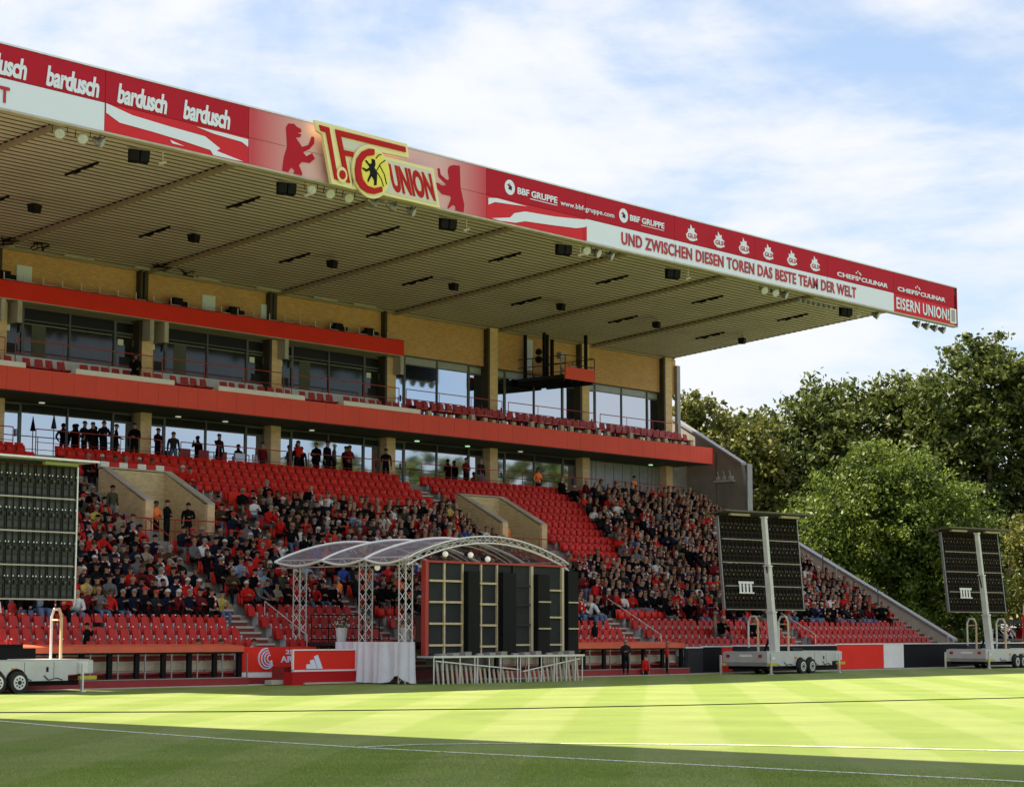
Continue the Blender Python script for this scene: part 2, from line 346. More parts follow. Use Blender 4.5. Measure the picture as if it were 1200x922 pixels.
wl_ = MB()
for i in range(3): wl_.box(95.3, 95.55, 66.4+i*.42, 66.62+i*.42, 10.35, 10.55); wl_.tube((95.42, 66.5+i*.42, 10.5), (95.42, 66.62+i*.42, 10.85), .03)
wl_.box(95.25, 95.55, 66.3, 67.6, 10.22, 10.32); part(wl_, 'wall_lamp', M_alu)

# facade -----------------------------------------------------------
ZF = 8.75
part(B(XL, 95.6, 67.32, 70.3, 8.1, ZF), 'walkway', M_con)
part(B(XL, 95.6, 70.02, 70.3, ZF, 12.0), 'facade_wall', M_condk)
part(B(XRL, 94.6, 70.02, 70.3, 12.0, 17.45), 'facade_wall', M_brick)
cols = [55.85+7.53*n for n in range(-4, 6)]
for c in cols: part(B(c-.3, c+.3, 69.4, 70.02, ZF, 17.36 if c > 71.5 else 15.08), 'pillar', [M_pill])
for c in cols: part(B(c-.44, c-.303, 69.42, 70.02, 12.1, 17.3), 'dark_column', mat('steel_shade_brown', (.05, .035, .025), .6))  # dark strip puts the pillar's shaded left side into colour
for c in cols[2:6]: part(B(c-.15, c+.05, 69.5, 69.717, 15.2, 17.3), 'dark_column', mat('steel_shade_brown', (.05, .035, .025), .6))  # steel column above the tribune, toned dark as in shadow
# brick face stands proud of the glazing
part(B(71.2, 94.6, 69.72, 70.02, 15.35, 17.34), 'brick_band', M_brick)
part(B(XRL, 71.2, 69.72, 70.02, 15.15, 17.34), 'brick_band', M_brick)
for x in (35.6+.0, 49.2, 59.1, 62.6): part(B(x, x+.75, 69.66, 69.717, 15.4, 16.72), 'door_leaf', M_whitep)
def window(x0, x1, z0, z1, gl, door=False, trans=None, zt=None):
    f = MB(); t = .035 if not door else .08; y0, y1 = 69.86, 69.96
    zz = zt if zt else z1
    f.box(x0, x0+t, y0, y1, z0, zz).box(x1-t, x1, y0, y1, z0, zz).box(x0+t, x1-t, y0, y1, z1-t, z1).box(x0+t, x1-t, y0, y1, z0, z0+t)
    if zt: f.box(x0+t, x1-t, y0, y1, zt-t, zt)
    if door: f.box(x1-t-.12, x1-t-.06, y0-.06, y0, z0+.95, z0+1.25)
    fr = part(f, 'door' if door else 'window', M_frame)
    p = B(x0+t, x1-t, 69.915, 69.93, z0+t, z1-t).obj('pane', gl, fr); p.matrix_parent_inverse = Matrix.Identity(4)
    if zt:
        p = B(x0+t, x1-t, 69.915, 69.93, z1, zt-t).obj('pane', trans, fr)
for i, c in enumerate(cols[:-1]):
    a = c+.3; b = cols[i+1]-.3; w = b-a; dw = 1.12; ww = (w-2*dw)/2
    e = [a, a+dw, a+dw+ww, b-dw, b]
    right = c > 70
    if cols[i+1] < 36: continue
    for j in range(4):
        door = j in (0, 3)
        if c > 85:    # last bay of the lower level: grey timber shutters
            if c > 85 and c < 92:
                for q in range(3):
                    x = e[j]+(e[j+1]-e[j])*q/3; part(B(x+.02, x+(e[j+1]-e[j])/3-.02, 69.86, 69.94, ZF, 11.05), 'shutter', M_steel)
        else:
            window(e[j]+.003, e[j+1]-.003, ZF, 10.72, M_glass, door, M_trans, 11.08)
        window(e[j]+.003, e[j+1]-.003, 13.02 if not right else 12.12, 14.55 if not right else 14.95, M_glass if right else M_glassd, door, M_trgl if right else M_trans, 15.05 if not right else 15.33)
        if not right:
            part(B(e[j]+.003, e[j+1]-.003, 69.85, 69.97, 12.02, 13.015), 'knee_panel', M_white)
            part(B(e[j]+.10, e[j+1]-.10, 69.905, 69.914, 14.36, 14.41), 'interior_light_strip', mat('interior_strip_pale', (.16, .17, .13), .6))  # pale strip stands in for the lit ceiling line inside
            if j == 1: part(B(e[j]+.45, e[j]+1.15, 69.905, 69.913, 13.07, 14.35), 'lit_interior_panel', mat('interior_lit_pale', (.085, .092, .07), .8, .2, 2))  # pale green panel painted as the lit interior behind the pane
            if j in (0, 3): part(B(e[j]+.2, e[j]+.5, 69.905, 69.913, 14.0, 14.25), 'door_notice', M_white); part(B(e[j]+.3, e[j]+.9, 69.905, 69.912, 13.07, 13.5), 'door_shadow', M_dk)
    # rails of both levels
    for (z, nm) in ((ZF, 0), (12.3, 1)):
        mb = MB(); y = 68.5
        x0, x1 = (a+.9, b+.4) if nm == 0 else (a-.2, b-.1)
        mb.path([(x0, y, z), (x0, y, z+1.15), (x1, y, z+1.15), (x1, y, z)], .022)
        mb.tube((x0, y, z+.62), (x1, y, z+.62), .014)
        for q in (1, 2): mb.tube((x0+(x1-x0)*q/3, y, z), (x0+(x1-x0)*q/3, y, z+1.15), .018)
        part(mb, 'railing', M_redrail)
part(B(93.8, 95.6, 69.7, 70.0, ZF, 12.6), 'end_wall', M_con)
part(B(94.45, 94.75, 69.5, 69.69, 12.6, 17.0), 'vent_pipe', M_steel)
# ceiling lamps under balcony
for x in (50.3, 57.5, 60.2, 65.5, 72.6, 76.3, 80.4, 91.6): part(B(x, x+.2, 69.3, 69.45, 11.07, 11.115), 'soffit_lamp', mat('lamp_glow', (.55, 1, .55), emit=.3) if x in (72.6, 76.3, 91.6) else mat('lamp_glow2', (1, .95, .8), emit=.12))

# balcony (upper tier)
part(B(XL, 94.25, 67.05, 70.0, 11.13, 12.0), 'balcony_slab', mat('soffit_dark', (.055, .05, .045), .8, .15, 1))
pw = 7.53/7
bpm = MB().box(.006, pw-.006, 66.95-66.95, .09, 11.17, 12.08).mesh('balcony_panel', M_red)
n = int((94.3-XL)/pw)
for i in range(n+1): put('balcony_panel', bpm, ST, loc=(94.3-(i+1)*pw-56, 66.95-60, 0))
part(B(94.252, 94.33, 66.95, 69.9, 11.17, 12.08), 'balcony_end', M_redb)
part(B(XL, 94.2, 67.045, 67.4, 12.003, 12.06), 'balcony_ledge', M_conlt)
# tribune (press box) band above the upper tier
part(B(XL, 71.2, 68.92, 69.99, 15.1, 15.2), 'tribune_floor', M_soff)
part(B(XL, 71.2, 68.85, 68.917, 15.12, 15.84), 'tribune_band', M_redb)
part(B(XL, 71.2, 68.84, 68.92, 15.085, 15.117), 'tribune_trim', M_conlt)
part(B(XL, 71.2, 68.83, 68.92, 15.845, 15.875), 'tribune_cap', M_dkred)
for x in (32.6, 33.4, 40.3, 41.1, 47.95, 48.75, 55.55, 56.35, 63.4, 71.0):
    part(B(x, x+.2, 68.93, 69.98, 14.22, 15.09), 'bracket_beam', M_soff); part(B(x-.01, x+.21, 68.87, 68.927, 14.2, 15.08), 'beam_end', M_conlt)
brk = MB().box(0, .035, 0, .03, 15.88, 16.2).box(.03, .55, 0, .03, 15.88, 15.93).mesh('desk_bracket', M_alu)
for i in range(26): put('desk_bracket', brk, ST, loc=(46.2+i*.96-56, 69.0-60, 0))
for x in (48.0, 57.0, 60.3, 66.8, 68.9): part(MB().box(x, x+.8, 69.1, 69.45, 15.85, 16.15).box(x+.1, x+.6, 69.2, 69.4, 16.15, 16.3), 'desk_equipment', M_black)

# roof --------------------------------------------------------------
def zr(y): return 18.98-.0864*(y-51.4)
rb = MB(); smb = MB(); y = 51.75
pit = .355
while y < 70.2:
    for (ya, yb, h) in ((y, y+.275, 0.),):
        rb.hexa([(XRL, ya, zr(ya)+h), (XR, ya, zr(ya)+h), (XR, yb, zr(yb)+h), (XRL, yb, zr(yb)+h), (XRL, ya-.02, zr(ya)+.13), (XR, ya-.03, zr(ya)+.13), (XR, yb+.03, zr(yb)+.13), (XRL, yb+.03, zr(yb)+.13)])
    sb_ = y+.285; smb.hexa([(XRL, sb_, zr(sb_)-.016), (XR, sb_, zr(sb_)-.016), (XR, sb_+.06, zr(sb_)-.016), (XRL, sb_+.06, zr(sb_)-.016), (XRL, sb_, zr(sb_)+.12), (XR, sb_, zr(sb_)+.12), (XR, sb_+.06, zr(sb_)+.12), (XRL, sb_+.06, zr(sb_)+.12)])
    y += pit
M_deck = mat('roof_sheet', (.66, .585, .625), .6, .12, .35)
part(rb, 'roof_deck', M_deck, kind='stuff'); part(smb, 'roof_seam_shade', mat('seam_shade_brown', (.07, .055, .04), .8), kind='stuff')  # dark seam strips also stand for the shade beside each rib
part(MB().hexa([(XRL, 51.5, zr(51.5)+.131), (XR, 51.5, zr(51.5)+.131), (XR, 71.2, zr(71.2)+.131), (XRL, 71.2, zr(71.2)+.131), (XRL, 51.5, 19.42), (XR, 51.5, 19.42), (XR, 71.2, 17.75), (XRL, 71.2, 17.75)]), 'roof_slab', mat('roof_gap', (.10, .085, .07), .8))
bms = [48.25+7.72*n for n in range(-2, 6)]
M_beam = mat('beam_brown', (.34, .275, .225), .6)
for x in bms+[XR-.1]:
    mb = MB(); ya, yb = 51.75, 70.0; 
    mb.hexa([(x-.13, ya, zr(ya)-.16), (x+.13, ya, zr(ya)-.16), (x+.13, yb, zr(yb)-.16), (x-.13, yb, zr(yb)-.16), (x-.13, ya, zr(ya)-.003), (x+.13, ya, zr(ya)-.003), (x+.13, yb, zr(yb)-.003), (x-.13, yb, zr(yb)-.003)])
    if x < 94: part(mb, 'roof_beam', M_beam)
    # black dashes stand in for the dark deck corrugation along the beam
    cl = MB(); yy = 51.9
    while yy < 69.9: cl.box(x-.17, x-.135, yy, yy+.17, zr(yy)-.065, zr(yy)-.018); yy += pit
    part(cl, 'corrugation_dashes', M_black, kind='stuff')
slm = MB().box(-.045, .045, 0, 1.9, -.07, -.01).box(-.07, .03, .3, .8, -.11, -.072).box(-.03, .08, 1.1, 1.4, -.12, -.072).mesh('roof_slot', M_black)
for n in range(-2, 6):
    x = 52.05+7.7*n
    for y, L in ((58.1, 2.0), (63.45, 1.75)):
        if x > 37: put('roof_slot', slm, ST, loc=(x-56, y-60, zr(y)), rot=(math.atan(-.0864), 0, R(0)))
tm = MB().box(0, 1.5, 0, .08, -.09, 0).mesh('tube_lamp', M_conlt)
for x in (47.3, 51.3, 55.0, 58.3, 62.0, 65.6, 68.2): put('tube_lamp', tm, ST, loc=(x-56, 69.3-60, zr(69.3)-.02))
part(B(XRL, XR, 69.55, 69.7, zr(69.6)-.14, zr(69.6)-.004), 'roof_edge_beam', M_beam)
mc = MB()
for x in (47.9, 49.4, 55.6, 57.2): 
    for q in range(7): mc.tube((x+random.uniform(-.5, .5), 68.4+random.uniform(-.4, .4), 17.38+random.uniform(-.25, .1)), (x+random.uniform(-.5, .5), 68.4+random.uniform(-.4, .4), 17.4+random.uniform(-.25, .1)), .03)
part(mc, 'roof_cable_tray', M_black)

# fascia -------------------------------------------------------------
FY = 51.4
part(B(XRL, XR, FY+.13, FY+.24, 17.56, 19.5), 'fascia_frame', M_dk)
part(B(XRL, XR+.02, FY-.02, FY+.3, 19.47, 19.53), 'fascia_cap', M_alu)
part(B(XRL, XR+.02, FY-.03, FY+.28, 17.42, 17.49), 'fascia_trim', M_conlt)
part(B(XR+.003, XR+.04, FY+.0, FY+.25, 17.5, 19.47), 'fascia_end', M_fred)
def grad_mat(x0, x1):
    m = bpy.data.materials.new('pink_print'); m.use_nodes = True; nt = m.node_tree; N, L = nt.nodes, nt.links; b = N['Principled BSDF']
    g = N.new('ShaderNodeNewGeometry'); sp = N.new('ShaderNodeSeparateXYZ'); L.new(g.outputs['Position'], sp.inputs[0])
    mr = N.new('ShaderNodeMapRange'); mr.inputs[1].default_value = x0; mr.inputs[2].default_value = x1; L.new(sp.outputs[0], mr.inputs[0])
    r = N.new('ShaderNodeValToRGB'); e = r.color_ramp.elements; e[0].color = (.55, .04, .06, 1); e[1].color = (.55, .04, .06, 1)
    a = e.new(.22); a.color = (.70, .42, .44, 1); a = e.new(.78); a.color = (.70, .42, .44, 1)
    L.new(mr.outputs[0], r.inputs[0]); L.new(r.outputs[0], b.inputs['Base Color']); b.inputs['Roughness'].default_value = .45; return m
M_pink = grad_mat(45.7, 57.5)
PNX = [39.45+6.063*n for n in range(-1, 10)]
for a, b in zip(PNX, PNX[1:]):
    if a > 94: break
    b = min(b, XR)
    pk = 45 < a < 57
    lo = M_pink if pk else (M_whitep if (a < 39 or a > 57+6.0) else M_fred2)
    if a > 87.5: lo = M_fred2
    part(B(a+.01, b-.01, FY, FY+.12, 18.43, 19.46), 'fascia_panel', M_pink if pk else M_fred)
    part(B(a+.01, b-.01, FY+.004, FY+.12, 17.5, 18.415), 'fascia_panel', lo)
part(B(93.55, 94.2, FY-.006, FY, 17.58, 18.35), 'fascia_plate', M_white)
part(B(93.68, 94.05, FY-.012, FY-.007, 17.66, 18.28), 'fascia_plate', M_steel)

def text(body, x0, x1, z, h, m, y=FY-.02, bold=.02, name='lettering', parent=None, shear=0, spacing=1, rot=0):
    cu = bpy.data.curves.new('t', 'FONT'); cu.body = body; cu.offset = bold; cu.space_character = spacing; cu.extrude = .01; cu.resolution_u = 3
    o = bpy.data.objects.new('t', cu); COL.objects.link(o); bpy.context.view_layer.update()
    me = bpy.data.meshes.new_from_object(o.evaluated_get(bpy.context.evaluated_depsgraph_get()))
    bpy.data.objects.remove(o); bpy.data.curves.remove(cu)
    n = len(me.vertices); co = np.empty(n*3); me.vertices.foreach_get('co', co); co = co.reshape(-1, 3)
    mn, mxx = co.min(0), co.max(0); q = np.empty_like(co)
    u = (co[:, 0]-mn[0])/(mxx[0]-mn[0]); v = (co[:, 1]-mn[1])/(mxx[1]-mn[1])
    q[:, 0] = x0+u*(x1-x0)+shear*(v-.5)*h; q[:, 2] = z+v*h+rot*(u)*(x1-x0); q[:, 1] = y-(co[:, 2]/.01)*.008
    me.vertices.foreach_set('co', q.reshape(-1)); me.materials.clear(); me.materials.append(m)
    me.polygons.foreach_set('material_index', [0]*len(me.polygons)); me.update()
    o = put(name, me, None)
    if parent is None: o.parent = ST; o.matrix_parent_inverse = Matrix.Translation(ST.location).inverted()
    else: o.parent = parent; o.matrix_parent_inverse = parent.matrix_world.inverted() if parent.location.length else Matrix.Identity(4)
    return o
def mark(poly, m, y=FY-.004, d=.012, name='printed_mark'): return part(MB().prism(poly, y-d, y), name, m)
W_, Rm = M_whitep, mat('letter_red', (.42, .015, .03), .5)
for x0 in (34.45, 37.2, 39.95, 42.66): text('bardusch', x0, x0+2.0, 18.50, .66, W_, bold=.035, spacing=.93, shear=.12)
text('T', 35.5, 35.85, 17.66, .5, Rm, bold=.03)
mark([(39.49, 18.41), (40.54, 18.22), (42.13, 18.14), (43.58, 18.09), (44.24, 17.80), (44.1, 17.69), (45.28, 17.54), (44.9, 17.52), (43.96, 17.52), (43.82, 17.67), (42.58, 17.77), (41.25, 17.84), (40.04, 17.88), (39.5, 18.1)], W_)
mark([(43.21, 18.35), (44.41, 18.36), (45.48, 18.34), (45.48, 18.08), (45.2, 18.2), (43.95, 18.25)], W_)
mark([(42.1, 17.70), (42.7, 17.60), (42.2, 17.6)], W_)
BL = [(47.31, 19.24), (47.59, 19.28), (47.71, 19.2), (47.91, 19.16), (47.94, 19.05), (47.76, 18.99), (47.94, 18.96), (47.87, 18.85), (47.67, 18.81), (47.87, 18.63), (47.97, 18.53), (48.28, 18.66), (48.43, 18.99), (48.55, 18.98), (48.55, 18.75), (48.33, 18.52), (48.03, 18.35), (48.18, 18.23), (48.46, 18.39), (48.59, 18.22), (48.34, 18.02), (47.98, 18.0), (47.83, 17.86), (47.99, 17.62), (47.99, 17.52), (47.59, 17.52), (47.64, 17.64), (47.48, 17.72), (47.34, 17.53), (47.06, 17.54), (47.13, 18.0), (47.27, 18.4), (47.21, 19.07)]
BR = [(54.88, 18.97), (55.0, 18.99), (55.06, 18.76), (55.41, 18.61), (55.53, 18.67), (55.45, 18.99), (55.53, 19.16), (55.77, 19.25), (56.12, 19.28), (56.13, 19.1), (56.16, 18.45), (56.37, 17.83), (56.34, 17.53), (55.89, 17.53), (55.89, 17.67), (55.77, 17.73), (55.48, 17.53), (55.46, 17.58), (55.65, 17.96), (55.6, 18.03), (55.12, 18.03), (54.89, 18.2), (54.83, 18.43), (55.12, 18.36), (55.42, 18.41), (54.94, 18.65)]
mark(BL, M_fred, name='bear_emblem'); mark(BR, M_fred, name='bear_emblem')
mark([(57.75, 18.31), (58.26, 18.38), (60.04, 18.34), (59.14, 18.27), (58.14, 18.21), (57.75, 18.05)], W_)
mark([(57.96, 17.55), (59.02, 17.74), (59.27, 17.95), (59.91, 18.12), (61.74, 18.20), (63.77, 18.38), (63.77, 18.08), (63.08, 17.93), (61.47, 17.82), (59.91, 17.73), (59.33, 17.58), (58.39, 17.52)], W_)
mark([(63.7+.05, 17.52), (65.6, 17.52), (65.6, 17.51), (63.75, 17.505)], W_)
mark([(63.60, 17.52), (63.76, 17.52), (63.76, 18.1), (63.60, 18.05)], M_fred2)
def disc(x, z, rx, rz_, n=18): return [(x+rx*math.cos(2*math.pi*i/n), z+rz_*math.sin(2*math.pi*i/n)) for i in range(n)]
for x in (59.0, 66.2):
    mark(disc(x, 18.93, .30, .30), W_); mark([(x-.1, 18.86), (x, 19.05), (x+.12, 18.95), (x+.1, 18.82)], M_dk, y=FY-.018, d=.006); mark([(x-.17, 19.0), (x-.02, 19.1), (x-.05, 18.95)], M_signred, y=FY-.018, d=.006)
text('BBF GRUPPE', 59.45, 61.88, 18.74, .27, W_, bold=.03); mark([(60.2, 18.66), (61.88, 18.66), (61.88, 18.69), (60.2, 18.69)], W_)
text('www.bbf-gruppe.com', 62.08, 65.55, 18.66, .27, W_, bold=.012, spacing=1.05)
text('BBF GRUPPE', 66.62, 69.0, 18.78, .26, W_, bold=.03); mark([(67.4, 18.70), (69.0, 18.70), (69.0, 18.725), (67.4, 18.725)], W_)
text('UND ZWISCHEN DIESEN TOREN DAS BESTE TEAM DER WELT', 66.05, 84.4, 17.70, .53, Rm, bold=.025, spacing=1.08)
for x in (71.0, 73.05, 74.97, 76.9, 78.85, 80.8):
    mark([(x-.36, 18.66), (x-.42, 18.8), (x-.25, 18.95), (x-.28, 19.08), (x-.12, 19.05), (x-.08, 19.28), (x+.05, 19.12), (x+.2, 19.15), (x+.18, 19.0), (x+.4, 18.9), (x+.3, 18.8), (x+.42, 18.66), (x+.1, 18.56), (x-.15, 18.56)], W_)
    text('GLS', x-.3, x+.3, 18.68, .2, Rm, y=FY-.022, bold=.02)
for x0, x1 in ((82.7, 87.35), (88.3, 93.05)):
    text("CHEFS", x0, x0+(x1-x0)*.42, 18.58, .22, W_, bold=.03); text("CULINAR", x0+(x1-x0)*.47, x1, 18.58, .22, W_, bold=.03)
    for dx, dz in ((-.2, .34), (-.05, .42), (.12, .36), (.2, .3)): mark(disc(x0+(x1-x0)*.42+dx, 18.62+dz, .06, .045, 6), W_)
    mark(disc(x0+(x1-x0)*.445, 18.74, .08, .07, 5), W_)
text('EISERN UNION!', 88.15, 93.4, 17.66, .60, W_, bold=.022, spacing=1.08)

# the club sign --------------------------------------------------------
SG = empty('club_sign', 'large cream and red 1.FC UNION crest sign rising above the roof edge', 'sign', (51.5, 51.1, 17.2))
def sp_(poly, y, d, m, name, holes=None):
    o = MB().prism(poly, y-d, y).obj(name, m); o.parent = SG; o.matrix_parent_inverse = Matrix.Translation(SG.location).inverted(); return o
sp_([(48.22, 19.48), (52.85, 19.47), (52.97, 18.97), (51.43, 18.92), (50.3, 17.34), (49.07, 17.36), (48.61, 19.04), (48.36, 19.12)], 51.14, .12, M_cream, 'plate')
sp_([(51.5, 18.80), (54.25, 18.8), (54.63, 17.36), (51.4, 17.37)], 51.13, .12, M_cream, 'plate')
sp_([(51.75, 18.68), (54.15, 18.68), (54.48, 17.47), (51.75, 17.47)], 51.005, .01, M_silver, 'plate')
sp_([(49.49, 19.05), (51.03, 19.05), (50.17, 18.72), (49.63, 18.71)], 51.015, .012, M_silver, 'plate')
sp_([(49.9, 18.38), (50.1, 18.40), (50.05, 17.6), (50.12, 17.45), (50.1, 17.40)], 51.015, .012, M_silver, 'plate')
sp_([(48.41, 19.33), (48.88, 19.32), (49.34, 17.52), (49.18, 17.54), (48.74, 19.13), (48.48, 19.14)], 51.01, .04, M_signred, 'numeral_one')
sp_([(49.18, 19.32), (52.73, 19.33), (52.76, 19.14), (49.46, 19.12), (49.93, 17.52), (49.71, 17.53)], 51.01, .04, M_signred, 'letter_f')
sp_([(49.58, 18.65), (50.09, 18.66), (50.06, 18.49), (49.64, 18.46)], 51.005, .04, M_signred, 'letter_f')
sp_(disc(49.51, 17.74, .25, .28, 20), 50.99, .04, M_cream, 'dot_ring'); sp_(disc(49.51, 17.74, .15, .16, 16), 50.95, .03, M_signred, 'dot')
sp_(disc(50.92, 18.09, .95, .97, 32), 50.99, .07, M_cream, 'roundel'); sp_(disc(51.12, 18.12, .70, .72, 28), 50.92, .02, M_signyel, 'roundel')
sp_([(51.03, 18.92), (50.74, 18.89), (50.4, 18.72), (50.15, 18.42), (50.07, 18.04), (50.13, 17.64), (50.36, 17.39), (50.7, 17.28), (51.05, 17.29), (51.45, 17.44), (51.43, 17.63), (51.04, 17.5), (50.7, 17.53), (50.44, 17.73), (50.35, 18.05), (50.4, 18.34), (50.63, 18.59), (51.02, 18.71)], 50.90, .04, M_signred, 'letter_c')
sp_([(50.89, 18.55), (51.06, 18.54), (51.09, 18.38), (51.04, 18.25), (51.18, 18.11), (51.16, 17.64), (51.04, 17.6), (51.04, 17.79), (50.9, 17.93), (50.73, 17.66), (50.7, 17.73), (50.84, 18.01), (50.81, 18.12), (50.64, 18.03), (50.42, 18.12), (50.46, 18.16), (50.66, 18.12), (50.81, 18.23), (50.58, 18.42), (50.62, 18.46), (50.81, 18.33), (50.92, 18.41)], 50.895, .02, M_black, 'bear')
nb_ = MB()
for pts in ([(51.12, 18.6), (51.25, 18.75), (51.4, 18.8)], [(51.15, 18.15), (51.35, 18.45), (51.6, 18.62)], [(51.3, 18.4), (51.55, 18.1), (51.68, 17.75)], [(51.2, 18.1), (51.4, 17.9), (51.52, 17.65)]):
    nb_.path([(x, 50.89, z) for x, z in pts], .018, 5)
o = nb_.obj('net_lines', M_black); o.parent = SG; o.matrix_parent_inverse = Matrix.Translation(SG.location).inverted()
o = text('UNION', 51.98, 54.23, 17.57, 1.0, M_signred, y=50.985, bold=.045, name='lettering', parent=None, shear=-.30); o.parent = SG; o.matrix_parent_inverse = Matrix.Translation(SG.location).inverted()
for x in (49.4, 53.4):
    o = B(x, x+.08, 51.14, 51.39, 17.6, 18.6).obj('mounting', M_steel); o.parent = SG; o.matrix_parent_inverse = Matrix.Translation(SG.location).inverted()

# roof loudspeakers and floodlights -----------------------------------
def thing_from(parts, name, label, cat, loc, rot=(0, 0, 0), group=None):
    t = empty(name, label, cat, loc, rot, group)
    for nm, me in parts: put(nm, me, t)
    return t
spk_parts = [('housing', MB().hexa([(-.27, -.2, -.25), (.27, -.2, -.25), (.27, .2, -.25), (-.27, .2, -.25), (-.33, -.24, .12), (.33, -.24, .12), (.33, .24, .12), (-.33, .24, .12)]).mesh('housing', M_black)),
             ('hanger', MB().tube((-.2, 0, .12), (-.1, 0, .55), .015, 4).tube((.2, 0, .12), (.1, 0, .55), .015, 4).tube((-.2, .1, .3), (.25, -.1, .3), .015, 4).mesh('hanger', M_steel))]
order = ['first from the left end', 'second from the left', 'third from the left', 'fourth from the left', 'fifth from the left', 'second from the right end', 'rightmost']
for n in range(7):
    x = 45.2+7.73*n
    thing_from(spk_parts, 'loudspeaker', 'black loudspeaker hanging under the roof sheeting, '+order[n]+' of its line', 'loudspeaker', (x, 63.0, zr(63)-.42), (0, 0, R(20)), 'loudspeakers under the roof').scale = (.74, .74, .8)
M_lens = mat('lamp_glass', (.55, .55, .64), .4, .35, 30, metal=.1)
def fl(tilt):
    m1 = MB(); m1.tube((0, 0, 0), (0, .22, 0), .19, 14, .13, cap=True); m1.tube((0, .22, 0), (0, .34, 0), .10, 8)
    m2 = MB(); m2.tube((0, -.02, 0), (0, -.004, 0), .155, 14).tube((0, -.03, 0), (0, -.021, 0), .05, 8)
    m3 = MB(); m3.path([(-.23, .1, 0), (-.23, .1, .26), (.23, .1, .26), (.23, .1, 0)], .018, 4); m3.tube((0, .1, .26), (0, .1, .36), .02, 4)
    return [('reflector', m1.mesh('reflector', M_steel)), ('lens', m2.mesh('lens', M_lens)), ('yoke', m3.mesh('yoke', M_dk))]
flp = fl(0)
FL = [(38.0, -35, 'silver round floodlight facing the pitch, left of the pair above the dark beam end'), (38.89, -30, 'silver round floodlight, middle of the three near the left picture edge'), (39.66, 40, 'silver round floodlight turned sideways, right of the three near the left edge'),
      (48.79, -30, 'round floodlight directly right of the black flood box, under the crest'), (49.71, -25, 'round floodlight under the numeral of the crest sign'), (50.64, -25, 'yellowish round floodlight under the round letter of the crest'),
      (52.0, 60, 'round floodlight turned edge-on under the start of the word UNION'), (53.0, 60, 'round floodlight turned edge-on under the middle of the word UNION'), (54.0, 30, 'dark round floodlight under the last letter of UNION'),
      (64.2, -30, 'silver round floodlight beside the flood box under the white swoosh'), (65.0, 10, 'middle round floodlight under the white swoosh, half turned'), (65.9, 25, 'right round floodlight under the word UND'),
      (77.1, -30, 'left of the three round floodlights under the word BESTE'), (78.0, -30, 'middle of the three round floodlights under the word BESTE'), (78.9, 20, 'right of the three round floodlights under the word TEAM'),
      (87.0, 20, 'single dark floodlight hanging past the roof corner'), (90.95, 15, 'leftmost of four floodlights under EISERN UNION'), (91.85, 15, 'second of four floodlights under EISERN UNION'), (92.7, 15, 'third of four floodlights under EISERN UNION'), (93.55, 15, 'rightmost of four floodlights under EISERN UNION')]
for x, a, lb in FL: thing_from(flp, 'floodlight', lb, 'floodlight', (x, 51.75, 17.2), (R(25), 0, R(a)), 'round floodlights along the roof edge')
flb = MB()
for i in range(2): flb.hexa([(i*.42-.6, -.1, -.3), (i*.42-.24, -.1, -.3), (i*.42-.24, .15, -.36), (i*.42-.6, .15, -.36), (i*.42-.6, -.16, .12), (i*.42-.24, -.16, .12), (i*.42-.24, .15, .18), (i*.42-.6, .15, .18)])
flx = [('housing', flb.mesh('housing', M_black)), ('bracket', MB().tube((-.7, 0, .2), (.8, 0, .2), .03, 5).tube((.75, 0, .2), (.8, .1, -.35), .03, 5).tube((.6, 0, -.3), (.9, 0, -.2), .05, 5).mesh('bracket', M_tan))]
for x, lb in ((41.5, 'under the last bardusch word'), (48.0, 'left of the crest lamps'), (56.3, 'under the right bear'), (63.2, 'under the white swoosh'), (70.6, 'under the word ZWISCHEN'), (84.6, 'near the roof corner')):
    thing_from(flx, 'flood_box', 'cluster of black square floodlights below the roof edge '+lb, 'floodlight', (x, 51.95, 17.2), (0, 0, R(-18)), 'black flood boxes along the roof edge').scale = (.85, .85, .85)
lrm = MB().tube((0, 0, 0), (0, 0, -.15), .12, 8).mesh('lamp_row', M_steel)
for i in range(8): put('small_lamp', lrm, None, 'small round lamp tucked under the roof edge near WELT, %s from the left' % ['first', 'second', 'third', 'fourth', 'fifth', 'sixth', 'seventh', 'rightmost'][i], 'lamp', 'small lamps under the roof edge', loc=(80.8+i*.45, 52.3, 17.35))

# camera gantry on the facade ------------------------------------------
G = empty('camera_gantry', 'dark steel camera platform with red front board hung below the roof', 'platform', (81.9, 68.3, 14.8))
def gp(mb, name, m): o = mb.obj(name, m); o.parent = G; o.matrix_parent_inverse = Matrix.Translation(G.location).inverted(); return o
gx0, gx1, gy0, gy1 = 80.7, 83.1, 66.5, 69.7
gp(B(gx0, gx1, gy0+.06, gy1, 14.78, 14.95), 'floor', M_dk)
for x in np.linspace(gx0, gx1-.12, 5): gp(B(x, x+.12, gy0+.1, gy1, 14.6, 14.777), 'joist', M_black)
gp(B(gx0-.02, gx1+.02, gy0-.02, gy0+.05, 14.72, 15.35), 'front_board', M_red)
for x, y in ((gx0+.1, 69.3), (gx0+.1, 68.0), (gx1-.1, 67.0), (gx1-.1, 69.3), (gx0+.8, 68.4)): gp(MB().box(x-.07, x+.07, y-.07, y+.07, 14.9, 17.25), 'hanger', M_black)
r = MB()
for z in (15.5, 15.95): r.path([(gx0, gy1, z), (gx0, gy0, z), (gx1, gy0, z), (gx1, gy1, z)], .022, 5)
for x, y in ((gx0, 67.5), (gx0, 68.7), (gx0, gy0), (gx1, gy0), (gx1, 68)): r.tube((x, y, 14.9), (x, y, 15.95), .025, 5)
gp(r, 'railing', M_dk)
